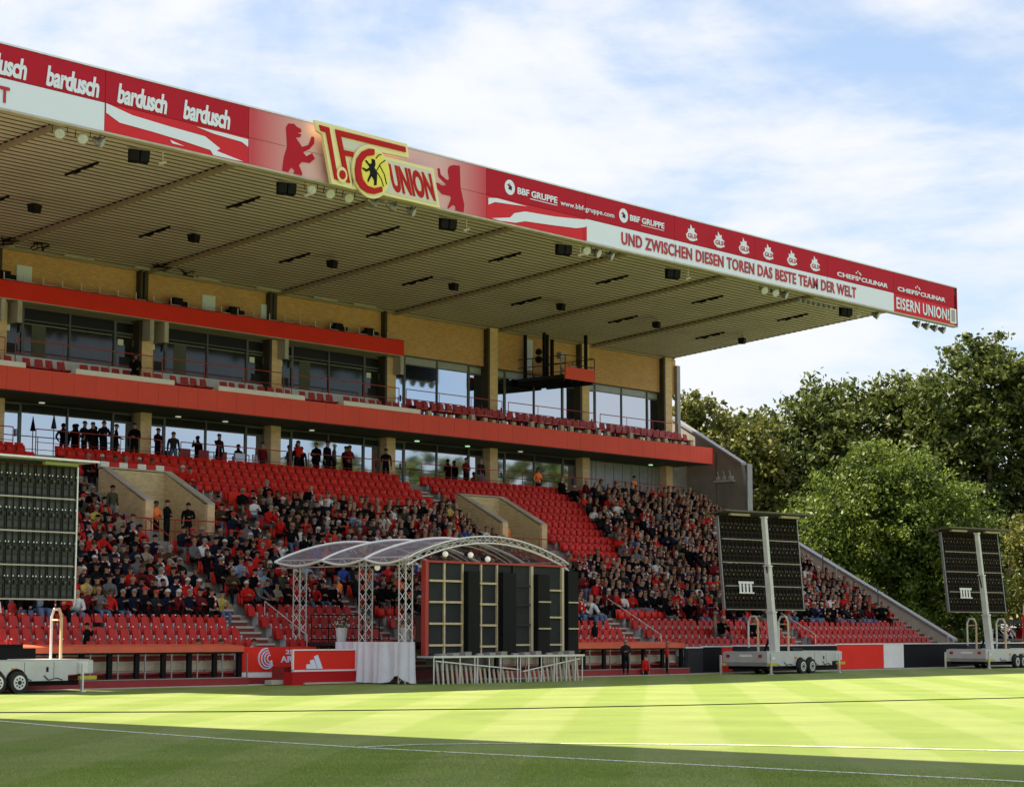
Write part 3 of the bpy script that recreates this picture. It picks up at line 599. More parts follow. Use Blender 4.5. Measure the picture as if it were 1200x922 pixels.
gp(MB().box(81.2, 81.55, 67.2, 67.5, 15.9, 16.2).tube((81.37, 67.35, 14.9), (81.37, 67.35, 15.9), .05, 5).tube((81.37, 67.35, 15.5), (81.6, 67.1, 14.95), .03, 5).tube((81.37, 67.35, 15.5), (81.2, 67.1, 14.95), .03, 5), 'tripod', M_steel)
gp(MB().ball((80.95, 68.5, 15.9), .2).ball((80.95, 68.5, 16.3), .18), 'monitor', M_black)
gp(MB().box(82.1, 82.6, 67.3, 67.7, 15.0, 15.6), 'equipment_case', M_tan)
part(B(81.1, 81.8, 69.62, 69.715, 15.5, 17.1), 'door_leaf', M_whitep)

# ------------------------------------------------------------------ seats
M_seat = mat('seat_red', (.64, .020, .014), .5, .15, 1.5, spec=.3)
M_seatb = mat('seat_bracket', (.55, .52, .54), .5)
def seat_shell(w=.43):
    mb = MB(); n = 4; vs = []
    for (y, z, s) in ((.17, .36, .9), (.20, .55, 1.), (.235, .74, 1.), (.25, .80, .86)):
        for i in range(n+1):
            u = -1+2*i/n; vs.append((u*w/2*s, y+.035*(1-u*u), z))
    nv = len(vs); vs += [(x, y+.03, z) for x, y, z in vs]; fs = []
    for j in range(3):
        for i in range(n):
            a = j*(n+1)+i; fs.append((a, a+1, a+n+2, a+n+1)); fs.append((nv+a, nv+a+n+1, nv+a+n+2, nv+a+1))
    for i in range(n): a = 3*(n+1)+i; fs.append((a, a+1, nv+a+1, nv+a)); fs.append((i, nv+i, nv+i+1, i+1))
    for j in range(3): a = j*(n+1); fs.append((a, a+n+1, nv+a+n+1, nv+a)); a += n; fs.append((a, nv+a, nv+a+n+1, a+n+1))
    mb.add(vs, fs)
    mb.hexa([(-w*.44, .02, .37), (w*.44, .02, .37), (w*.44, .075, .36), (-w*.44, .075, .36), (-w*.40, .10, .70), (w*.40, .10, .70), (w*.40, .14, .70), (-w*.40, .14, .70)])
    mb.tube((0, .262, .775), (0, .235, .775), .024, 6, mi=1)
    return mb
sh_me = seat_shell(.365).mesh('seat', [mat('seat_front_red', (.48, .018, .014), .5, .2, 2, spec=.3), M_whitedot]); 
br_me = MB().box(-.02, .02, .02, .30, .05, .50).box(-.035, .035, .14, .26, 0, .3).box(-.028, .028, -.02, .30, .33, .40).mesh('seat_bracket', M_seatb)
SP = .48
def in_aisle(x, k):
    for ax, k0, k1 in AIS:
        if k0 <= k <= k1 and abs(x-ax) < AW+.2: return True
    return False
def in_vom(x, k):
    for a, b in VOMS:
        if a-.55 < x < b+.55 and VY0-1.75 < ry(k) < VY1+.45: return True
    return False
FB = [(36.6, 48.0, 4, 'front block of empty red seats left of the first stairway'), (49.2, 54.5, 4, 'narrow block of empty red seats right of the first stairway'), (55.7, 69.4, 3, 'block of empty red seats behind the white stage trusses'),
      (70.7, 81.5, 3, 'block of empty red seats above the right dugout'), (82.7, 94.1, 3, 'far front block of empty red seats beside the sloping end wall')]
front = set()
for x0, x1, rows, lb in FB:
    t = empty('seat_block', lb, 'seating', ((x0+x1)/2, 53, Z0), group='front blocks of empty seats')
    for k in range(rows):
        n = int((x1-x0)/SP)
        for i in range(n):
            x = x0+.24+i*SP; front.add((round(x, 3), k))
            s = put('seat', sh_me, t, loc=(x-t.location.x, ry(k)-53, rz(k)-Z0), rot=(0, 0, R(random.uniform(-1.5, 1.5))))
            put('seat_bracket', br_me, s, loc=(.24, 0, 0))
# remaining seats: joined
def tile(base, mats, xf, name, **kw):
    """base: MB, xf: list of (x,y,z,rot,scale, mat offset list or None)"""
    bv = np.array(base.v, float); n = len(bv); nf = len(base.f); P = []; fs = []; mi = []
    bf = base.f; bm_ = np.array(base.m)
    for j, t in enumerate(xf):
        c, s = math.cos(t[3]), math.sin(t[3]); q = bv*t[4]
        P.append(np.stack([q[:, 0]*c-q[:, 1]*s+t[0], q[:, 0]*s+q[:, 1]*c+t[1], q[:, 2]+t[2]], 1))
    V = np.concatenate(P); lens = np.array([len(f) for f in bf]); flat = np.concatenate([np.array(f) for f in bf])
    K = len(xf); loops = (flat[None, :]+(np.arange(K)*n)[:, None]).reshape(-1); tot = np.tile(lens, K)
    start = np.concatenate([[0], np.cumsum(tot)[:-1]])
    me = bpy.data.meshes.new(name); me.vertices.add(len(V)); me.vertices.foreach_set('co', V.reshape(-1))
    me.loops.add(len(loops)); me.loops.foreach_set('vertex_index', loops); me.polygons.add(len(tot))
    me.polygons.foreach_set('loop_start', start); me.polygons.foreach_set('loop_total', tot)
    for m in mats: me.materials.append(m)
    if xf and len(xf[0]) > 5: MI = np.concatenate([np.array(t[5])[bm_] for t in xf])
    else: MI = np.tile(bm_, K)
    me.polygons.foreach_set('material_index', MI.astype(np.int32)); me.update(); me.validate()
    return me
lo = MB(); w = .43
lo.hexa([(-w/2, .17, .36), (w/2, .17, .36), (w/2, .20, .36), (-w/2, .20, .36), (-w*.46, .24, .80), (w*.46, .24, .80), (w*.46, .27, .80), (-w*.46, .27, .80)])
lo.hexa([(-w*.44, .02, .37), (w*.44, .02, .37), (w*.44, .07, .36), (-w*.44, .07, .36), (-w*.40, .10, .70), (w*.40, .10, .70), (w*.40, .14, .70), (-w*.40, .14, .70)])
lo.box(.225, .255, .05, .3, 0, .42, 1)
slots = []
for k in range(NR):
    n = int((94.0-XL-.5)/SP)
    for i in range(n):
        x = XL+.5+i*SP+(0)
        if in_aisle(x, k) or in_vom(x, k): continue
        if any(a-.2 < x < b+.2 and k < r_ for a, b, r_, _ in FB): continue
        slots.append((x, k))
o = put('seat_rows', tile(lo, [M_seat, M_seatb], [(x, ry(k), rz(k), 0, 1) for x, k in slots], 'seat_rows'), None, kind='stuff')
o.parent = ST; o.matrix_parent_inverse = Matrix.Translation(ST.location).inverted()

# upper balcony seats (dark red) ----------------------------------------
M_bseat = mat('balcony_seat', (.42, .022, .024), .5, .15, 2)
bs = MB()
bs.hexa([(-.2, .10, .30), (.2, .10, .30), (.2, .15, .30), (-.2, .15, .30), (-.17, .19, .78), (.17, .19, .78), (.17, .23, .78), (-.17, .23, .78)]).hexa([(-.22, -.25, .36), (.22, -.25, .36), (.22, .12, .30), (-.22, .12, .30), (-.22, -.25, .42), (.22, -.25, .42), (.22, .12, .36), (-.22, .12, .36)])
bs_me = bs.mesh('seat', M_bseat); bl_me = MB().box(-.03, .03, -.05, .05, 0, .3).mesh('leg', M_steel)
ordn = ['third', 'fourth', 'fifth', 'sixth', 'seventh', 'eighth', 'ninth']
for i, c in enumerate(cols[2:-1]):
    if c < 39: continue
    a = c+.1; rt_ = c > 70
    names = {40: 'at the left picture edge', 48: 'left of the seated man in black', 55: 'between the first and second tan pillar', 63: 'between the second and third tan pillar', 70: 'below the first bright reflecting window', 78: 'below the hanging camera gantry', 85: 'at the right end of the balcony'}
    key = int(c)
    t = empty('balcony_seat_row', 'row of dark red balcony seats '+names.get(key, 'behind the red parapet near x %d' % key), 'seating', (a, 67.9, 12.03 if rt_ else 11.86), group='seat rows on the upper balcony')
    n = 13
    for j in range(n):
        for row in ((0, 1) if rt_ else (0,)):
            if not rt_ and j in (4,): continue
            s = put('seat', bs_me, t, loc=(.15+j*.555, -.25+row*.65+(0 if rt_ else .1), .0+row*.18), rot=(0, 0, R(random.uniform(-12, 12)))); put('leg', bl_me, s)
    if not rt_:
        dsk = B(1.9, 7.0, -.87, -.55, .2, .44).obj('desk', M_white, t)
    else:
        for j in range(9): x = .2+j*.78+random.uniform(-.1, .1); B(x, x+.26, -.72, -.55, .04, .26+random.uniform(-.08, .12)).obj('side_box', M_tan, t)
        for x in (1.5, 4.5): B(x, x+.8, -.3, .1, .42, .46).obj('table_top', M_white, t)

# ------------------------------------------------------------------ dugouts and pitch-side boards
def dugout(x0, x1, label, n):
    t = empty('dugout', label, 'dugout', (x0, 51.9, 0))
    def q(mb, nm, m): o = mb.obj(nm, m, t); return o
    L = x1-x0
    q(MB().hexa([(0, 0, 1.10), (L, 0, 1.10), (L, .85, 1.22), (0, .85, 1.22), (0, 0, 1.29), (L, 0, 1.29), (L, .85, 1.36), (0, .85, 1.36)]), 'roof', M_orange)
    q(B(0, L, .02, .08, 1.04, 1.097), 'roof_edge', M_black)
    q(B(0, L, .55, .62, .30, 1.09), 'back_wall', mat('back_wall_white', (.82, .78, .72), .7))
    q(B(0, L, .5, .548, .82, .98), 'back_stripe', M_dkred)
    q(B(0, L, .48, .54, .05, .46), 'kick_board', M_dkred)
    q(B(0, L, -.25, .1, .0, .24), 'step', M_dkred); q(B(0, L, -.26, .1, .243, .265), 'step_edge', M_con)
    q(B(0, L, .25, .47, .40, .46), 'bench', M_dkred)
    q(B(0, L, .44, .475, .52, .78), 'backrest', M_tan)
    for i in range(n+1):
        x = i*(L-.17)/n; q(B(x, x+.17, .1, .2, .0, 1.08), 'post', M_black)
        q(B(x+.3, x+.34, .0, .03, .26, 1.05), 'glazing_bar', M_steel)
    return t
dugout(33.0, 46.1, 'long dugout with orange-red roof edge between left trailer and red boards', 12)
dugout(58.9, 70.9, 'dugout with orange-red roof edge right of the scaffold screen', 9)
# advertising boards
def board(x0, x1, z0, z1, y, m, label, name='advertising_board', rail=True):
    t = empty(name, label, 'board', ((x0+x1)/2, y, 0))
    B(x0-(x0+x1)/2, x1-(x0+x1)/2, 0, .08, z0, z1).obj('face', m, t)
    if rail: B(x0-(x0+x1)/2, x1-(x0+x1)/2, -.02, .1, z1, z1+.05).obj('top_rail', M_white, t)
    MB().tube((x0-(x0+x1)/2+.2, .5, 0), (x0-(x0+x1)/2+.2, .1, z1), .03, 4).tube((x1-(x0+x1)/2-.2, .5, 0), (x1-(x0+x1)/2-.2, .1, z1), .03, 4).obj('strut', M_steel, t)
    return t
yb_ = 51.9
board(70.95, 72.2, .05, 1.08, yb_, M_dk, 'dark board directly right of the right dugout')
board(72.2, 73.6, .05, 1.12, yb_, M_black, 'black board between the dugout and the small red board')
board(73.62, 74.4, .05, 1.12, yb_, M_redb, 'small bright red board behind the middle trailer')
board(74.42, 82.9, .05, 1.14, yb_, M_black, 'long black board behind the middle trailer')
board(82.93, 87.1, .05, 1.18, yb_, M_redb, 'bright red advertising board right of the middle trailer')
board(87.13, 89.0, .05, 1.18, yb_, M_white, 'white board next to the bright red advertising board')
board(89.03, 112, .05, 1.18, yb_, M_black, 'long black board running behind the right trailer')
# red board with spiral logo
t = empty('logo_board', 'red board with white spiral logo beside the long dugout', 'board', (46.2, 52.1, 0))
B(0, 3.4, 0, .06, .42, 1.25).obj('face', M_redb, t); B(0, 3.2, .02, .08, .05, .42).obj('plinth', M_white, t)
MB().prism([(0, .05), (2.2, .05), (1.6, .22), (0, .24)], -.03, -.005).obj('plinth_band', M_dkred, t)
sp = MB()
for k, r_ in enumerate((.12, .2, .28, .36)):
    pts = []
    for i in range(15):
        a = R(-120+i*17)*-1; pts.append((1.22+.05*k*-1+r_*math.cos(a+R(200)), -.02, .86+r_*math.sin(a+R(200))*.95))
    sp.path(pts, .028, 4)
sp.obj('spiral_logo', M_whitep, t)
text('ARO', 1.72, 2.6, .72, .22, M_whitep, y=-.01, bold=.03, parent=t).matrix_parent_inverse = Matrix.Identity(4)
text('25', 1.95, 2.3, 1.0, .15, M_whitep, y=-.01, bold=.03, parent=t).matrix_parent_inverse = Matrix.Identity(4)
# three-stripe board
t = empty('sponsor_board', 'red board with three slanting white bars in front of the stage', 'board', (46.9, 50.4, 0))
B(.03, 3.3, 0, .06, .50, 1.13).obj('face', M_redb, t)
MB().box(0, 3.3, -.02, .05, 1.133, 1.18).box(0, .05, -.02, .05, .47, 1.13).box(0, 3.3, -.02, .05, .44, .497).obj('frame', M_white, t)
B(-.1, 3.3, -.1, .3, .0, .435).obj('plinth', M_signred, t)
lg = MB()
for i, (bx, h) in enumerate(((.62, .16), (.86, .31), (1.12, .46))):
    lg.prism([(bx, .53), (bx+.24, .53), (bx+.24-.5*(h+.0)+.0, .53+h+.0), (bx-.5*h+.06, .53+h*.86)], -.03, -.004)
lg.obj('bar_logo', M_whitep, t)
B(.0, 3.2, .4, 1.0, 0, .6).obj('box_stand', M_dkred, t)

# ------------------------------------------------------------------ stage canopy
SGE = empty('stage_canopy', 'white truss stage canopy with arched translucent membranes', 'stage', (54, 50.5, 0))
def sg(mb, nm, m): o = mb.obj(nm, m); o.parent = SGE; o.matrix_parent_inverse = Matrix.Translation(SGE.location).inverted(); return o
M_truss = mat('truss_aluminium', (.70, .68, .68), .4, metal=.25)
def truss(a, b, s, mb, n=None, r=.022):
    a = Vector(a); b = Vector(b); d = (b-a); L = d.length; d.normalize()
    u = d.orthogonal().normalized() if abs(d.z) < .9 else Vector((1, 0, 0)); u = Vector((0, 0, 1)) if abs(d.z) < .9 else u; w_ = d.cross(u).normalized()
    cs = [(u*i+w_*j)*s/2 for i, j in ((1, 1), (1, -1), (-1, -1), (-1, 1))]
    for c in cs: mb.tube(a+c, b+c, r, 4)
    n = n or max(2, int(L/(s*1.1)))
    for k in range(n):
        p = a+d*L*k/n; q = a+d*L*(k+1)/n
        for i in range(4):
            c1, c2 = cs[i], cs[(i+1) % 4]
            mb.tube(p+c1, q+c2, r*.55, 3, cap=False) if k % 2 == 0 else mb.tube(p+c2, q+c1, r*.55, 3, cap=False)
    return mb
EX0, EX1, EZ = 50.1, 57.75, 4.15
for y, x in ((48.3, EX0), (50.2, EX0), (53.5, EX0), (48.3, EX1+.3), (53.5, EX1+.3)):
    sg(truss((x, y, .02), (x, y, EZ), .32, MB(), 12), 'tower', M_truss)
sg(truss((EX0, 47.9, EZ), (EX0, 54.6, EZ), .26, MB(), 20), 'eave_truss', M_truss)
sg(truss((EX1+.3, 47.9, EZ), (EX1+.3, 54.6, EZ), .26, MB(), 20), 'eave_truss', M_truss)
NA = 20
def az_(u): return EZ+.08+.86*math.sin(math.pi*min(1, u*1.0))**.85
def arcp(y, dz=0): return [(EX0-.3+(EX1-EX0+.9)*i/NA, y, az_(i/NA)+dz) for i in range(NA+1)]
mb = MB(); A = arcp(47.95); Bp = arcp(47.95, -.24); C_ = arcp(48.2, -.12)
mb.path(A, .03, 5); mb.path(Bp, .03, 5); mb.path(C_, .025, 5)
for i in range(NA): mb.tube(A[i], Bp[i+1], .014, 3); mb.tube(Bp[i], A[i+1], .014, 3); mb.tube(A[i], C_[i+1], .014, 3); mb.tube(Bp[i], C_[i+1], .012, 3)
sg(mb, 'arch_truss', M_truss)
M_mem = bpy.data.materials.new('membrane'); M_mem.use_nodes = True
_b = M_mem.node_tree.nodes['Principled BSDF']; _b.inputs['Base Color'].default_value = (.30, .28, .33, 1); _b.inputs['Alpha'].default_value = .66; _b.inputs['Roughness'].default_value = .2
ys = [48.0, 50.0, 52.1, 54.5]
for a, b in zip(ys, ys[1:]):
    vs = []; J = 4
    for j in range(J+1):
        v = j/J; y = a+(b-a)*v; sag = -.16*math.sin(math.pi*v)
        for i in range(NA+1):
            u = i/NA; vs.append((EX0-.3+(EX1-EX0+.9)*u, y, az_(u)+sag*(1-.2*u)-(.06 if 0 else 0)))
    fs = [(j*(NA+1)+i, j*(NA+1)+i+1, (j+1)*(NA+1)+i+1, (j+1)*(NA+1)+i) for j in range(J) for i in range(NA)]
    sg(MB().add(vs, fs), 'membrane', M_mem)
for y in ys[1:]:
    mb = MB(); mb.path(arcp(y, .0), .05, 5); sg(mb, 'rib', M_white)
for a, b in zip(ys, ys[1:]):
    mb = MB(); mb.path([(EX0-.3, a+(b-a)*q/8, az_(0)-.17*math.sin(math.pi*q/8)) for q in range(9)], .045, 5); sg(mb, 'membrane_edge', M_white)
for y in (48.9, 50.9):      # diagonal inner arches
    mb = MB(); mb.path([(EX0+.2+(EX1-EX0)*i/10, y+1.2*i/10, az_(i/10)-.1) for i in range(11)], .02, 4); mb.path([(EX0+.2+(EX1-EX0)*i/10, y+1.2*i/10, az_(i/10)-.26) for i in range(11)], .02, 4); sg(mb, 'inner_arch', M_truss)
M_bulb = mat('lamp_lit', (.85, .80, .68), emit=.12)
for (x, y, z, lb) in ((50.3, 49.9, 3.95, 'at the left edge'), (50.75, 48.9, 4.28, 'on the second tower'), (51.9, 48.2, 4.42, 'above the left frame'), (53.2, 48.2, 4.42, 'above the frame centre'), (54.1, 48.2, 4.3, 'above the frame right')):
    t = empty('stage_lamp', 'round pale stage lamp '+lb+' of the stage', 'lamp', (x, y, z), group='round lamps on the stage')
    MB().ball((0, -.05, 0), .105, 10, 6).obj('bulb', M_bulb, t, smooth=True); MB().tube((0, .02, 0), (0, .18, .05), .09, 8).obj('housing', M_dk, t)
# stage floor and cloth
B(50.0, 58.6, 48.6, 54, 1.28, 1.4).obj('stage_floor', M_dk, None, 'dark stage floor raised on scaffold under the canopy', 'stage floor')
vs = []; NC = 60; NZ = 8
for j in range(NZ+1):
    v = j/NZ
    for i in range(NC+1):
        u = i/NC; y = 47.6+3.75*u*(1-.0)+(.0); wv = .035*math.sin(u*61+math.sin(u*9)*2)+.05*math.sin(u*23+1)+.02*math.sin(u*97); bot = 1.42-v*(1.38-.25*abs(math.sin(u*math.pi*1.6+.5))**8)
        yy = y+(.25*(1-v) if False else 0)
        if u > .85: yy -= (v**2)*(u-.85)*2.2
        vs.append((49.82+wv*(.4+v), yy, bot))
fs = [(j*(NC+1)+i, j*(NC+1)+i+1, (j+1)*(NC+1)+i+1, (j+1)*(NC+1)+i) for j in range(NZ) for i in range(NC)]
MB().add(vs, fs).obj('cloth', mat('white_cloth', (.76, .78, .88), .8, .06, 3), None, 'white draped cloth hanging along the side of the stage', 'cloth', smooth=True)
# stage dressing
t = empty('stage_railing', 'thin black railing across the stage behind the red sponsor board', 'railing', (51, 53, 1.4))
mb = MB()
for z in (.1, .5, .95): mb.tube((-.8, 0, z), (2.6, 0, z), .02, 5)
for i in range(5): mb.tube((-.8+.85*i, 0, 0), (-.8+.85*i, 0, .95), .022, 5)
mb.obj('bars', M_black, t)
def planter(x, y, z, lb):
    t = empty('planter', lb, 'planter', (x, y, z)); MB().tube((0, 0, 0), (0, 0, .5), .16, 10, .22).obj('pot', M_white, t)
    mb = MB()
    for i in range(160):
        p = Vector((random.gauss(0, .16), random.gauss(0, .16), .55+abs(random.gauss(0, .18)))); s = .05
        q = [p+Vector((random.uniform(-s, s), random.uniform(-s, s), random.uniform(-s, s))) for _ in range(4)]; mb.add(q, [(0, 1, 2, 3)], 1 if random.random() < .3 else 0)
    mb.obj('flowers', [mat('plant_green', (.05, .09, .03), .7), M_white], t)
planter(50.9, 52.2, 1.4, 'white pot with pale flowers left on the stage'); planter(52.1, 50.2, 1.4, 'white pot with pale flowers near the stage truss')
t = empty('lectern', 'dark wooden lectern with flat top standing on the stage', 'lectern', (52.3, 49.2, 1.4)); B(-.45, .45, -.3, .3, 0, .95).obj('body', mat('dark_wood', (.09, .04, .03), .5), t); B(-.55, .55, -.36, .36, .953, 1.0).obj('top', M_black, t)

# scaffold screen with battens ------------------------------------------
SF = empty('scaffold_screen', 'large black stage backdrop with timber battens and red frame', 'backdrop', (54.7, 48.2, 0))
def sf(mb, nm, m): o = mb.obj(nm, m); o.parent = SF; o.matrix_parent_inverse = Matrix.Translation(SF.location).inverted(); return o
y = 47.9
XB = [50.72, 51.5, 52.45]; 
for a, b in ((50.75, 51.53), (51.57, 52.44), (52.5, 53.42), (53.46, 54.30), (54.4, 55.08), (55.14, 56.18), (56.26, 57.9)): sf(B(a, b, y, y+.06, 1.0, 4.1), 'panel', mat('backdrop_grey', (.028, .030, .034), .7, .2, 1, spec=.15))
sf(B(50.55, 58.0, y-.08, y+.06, 4.1, 4.17), 'top_bar', mat('post_red', (.38, .035, .025), .6)); sf(B(50.55, 50.7, y-.1, y+.1, .95, 4.097), 'side_post', mat('post_red', (.38, .035, .025), .6))
sf(B(52.48, 53.08, y-.3, y-.08, .98, 3.83), 'black_box', M_black); sf(B(54.3, 55.0, y-.3, y-.08, .98, 3.83), 'black_box', M_black); sf(B(56.2, 56.85, y-.3, y-.08, .98, 3.8), 'black_box', M_black); sf(B(58.02, 58.6, y-.2, y, .98, 3.95), 'black_box', M_black)
for x in (51.5, 52.42, 53.38, 54.22): sf(B(x, x+.07, y-.07, y-.003, 1.0, 4.09), 'batten', M_tim)
for x in (55.1,): sf(B(x, x+.06, y-.07, y-.003, 1.0, 4.09), 'batten', M_dk)
for x in (56.05, 57.78): sf(B(x, x+.12, y-.1, y-.003, 1.0, 4.09), 'batten', M_tan)
for z in (3.45, 2.73, 2.0, 1.27):
    sf(B(50.73, 52.40, y-.12, y-.073, z, z+.07), 'batten', M_tim); sf(B(53.1, 54.2, y-.12, y-.073, z-.05, z+.02), 'batten', M_tim)
for z in (3.35, 2.68, 1.97): sf(B(55.0, 56.0, y-.12, y-.073, z, z+.06), 'batten', M_dk)
sf(B(55.0, 56.0, y-.12, y-.073, 1.27, 1.33), 'batten', M_tim)
for z in (3.22, 2.25, 1.27): sf(B(56.87, 57.76, y-.12, y-.073, z, z+.06), 'batten', M_tim)
for z in (2.8, 1.85): sf(B(58.0, 58.55, y-.26, y-.21, z, z+.05), 'batten', M_tim); sf(B(56.2, 56.85, y-.36, y-.31, z, z+.05), 'batten', M_tim)
sf(B(50.55, 58.6, y-.5, y+.3, .88, .95), 'base_rail', M_alu)
for x in (50.6, 51.05, 51.9, 52.65, 52.8, 53.4, 54.0, 54.9, 55.05, 55.5, 56.2, 56.9, 57.05, 57.6, 58.1, 58.5): sf(MB().tube((x, y-.45, 0), (x, y-.45, .88), .026, 5), 'base_post', M_alu)
for i in range(32):
    x = 50.8+i*.24
    if 17 <= i <= 18: continue
    h = .74-.021*i if i < 17 else .34+.03*(i-18)
    sf(MB().hexa([(x+.10, y-.36, 0), (x+.20, y-.36, 0), (x+.20, y-.33, 0), (x+.10, y-.33, 0), (x, y-.36, h), (x+.10, y-.36, h), (x+.10, y-.33, h), (x, y-.33, h)]), 'slat', M_tan if i % 2 else M_conlt)
sf(MB().tube((50.7, y-.42, .78), (55.0, y-.42, .45), .03, 4).tube((55.2, y-.42, .38), (58.4, y-.42, .80), .03, 4), 'brace', M_alu)
for i in range(12): x = 51+i*.62; sf(B(x, x+.3, y-.4, y-.1, .953, 1.02+.03*(i % 3)), 'ballast', M_con)

# ------------------------------------------------------------------ mobile screens
mod = MB().box(.01, .49, 0, .06, .015, .985)
for x in (.02, .245, .46): mod.box(x, x+.02, -.05, -.001, .02, .98, 1)
for z in (.08, .3, .62, .9): mod.box(.045, .24, -.035, -.002, z, z+.035, 1).box(.27, .455, -.035, -.002, z, z+.035, 1)
mod.box(.08, .2, -.09, -.036, .44, .56, 1).box(.31, .42, -.09, -.036, .44, .56, 1)
for x in (.05, .24, .44): mod.box(x, x+.03, -.10, -.091, .66, .70, 2)
mod.box(.12, .15, -.10, -.091, .50, .53, 3)
M_mod = mat('module_grey', (.05, .052, .056), .6, .2, 6); M_modb = mat('module_frame', (.012, .012, .013), .6)
mod_me = mod.mesh('led_module', [M_mod, M_modb, M_whitedot, mat('green_dot', (.25, .35, .08), .6)])
mod_md = mod.mesh('led_module', [mat('module_black', (.009, .009, .009), .8, .2, 6, spec=.1), mat('module_frame2', (.038, .030, .022), .7, spec=.1), mat('plug_dim', (.22, .18, .14), .6), mat('amber_dot', (.5, .4, .1), .6)])
def led(lb, loc, rot, nx, me, canopy=1, number=False, W_=None):
    t = empty('led_screen', lb, 'video screen', loc, rot, 'mobile video screens seen from behind')
    for i in range(nx):
        for j in range(4): put('led_module', me, t, loc=(i*.5, 0, j*1.0))
    w = nx*.5
    for j in range(0, 4): B(.05 if j % 2 else -.02, w-(.15 if j % 2 else 0), -.14, -.105, j*1.0-.015, j*1.0+.025).obj('crossbar', M_conlt if me is mod_me else mat('crossbar_tan', (.30, .27, .21), .6), t)
    MB().box(-.05, 0, -.06, .08, -.02, 4.0).box(w, w+.05, -.06, .08, -.02, 4.0).obj('side_frame', M_alu if me is mod_me else M_steel, t)
    B(-.25, w+.3, -.75, .5, 4.10, 4.16).obj('canopy', M_alu if me is mod_me else mat('canopy_grey', (.12, .10, .08), .7), t)
    B(.0, w, -.1, .1, 4.0, 4.09).obj('top_frame', M_dk, t)
    for x in (.3, w-1.5): B(x, x+1.2, -.5, -.35, 3.97, 4.06).obj('canopy_light', mat('olive_strip', (.30, .33, .12), .6) if me is mod_me else M_tan, t)
    if number:
        mb = MB()
        for i in range(4): mb.box(.85+i*.22, .97+i*.22, -.17, -.15, .72, 1.15)
        mb.box(.8, 1.75, -.175, -.171, 1.10, 1.2).box(.8, 1.75, -.175, -.171, .68, .74); mb.obj('rack_plate', M_white, t)
    return t
def wheel(t, x, y, r=.31):
    o = empty('wheel', None, None, (x, y, r)); o.parent = t
    MB().tube((0, -.1, 0), (0, .1, 0), r, 20).obj('tyre', M_tyre, o)
    mb = MB(); mb.tube((0, -.112, 0), (0, -.101, 0), r*.66, 18); 
    for i in range(8): a = i*math.pi/4; mb.tube((math.cos(a)*r*.4, -.122, math.sin(a)*r*.4), (math.cos(a)*r*.4, -.113, math.sin(a)*r*.4), r*.09, 6, mi=1)
    mb.tube((0, -.13, 0), (0, -.1, 0), r*.2, 10, mi=1); mb.obj('rim', [M_alu, M_dk], o)

    return o
M_trail = mat('trailer_grey', (.55, .56, .58), .35, .08, 2, metal=.35)
M_hoop = mat('hoop_sunlit', (.62, .46, .26), .5)  # sunlight on the right side of the hoops put into their colour
M_yel = mat('yellow_plastic', (.50, .45, .03), .5)
M_lamp = mat('tail_lamp', (.35, .02, .02), .3)
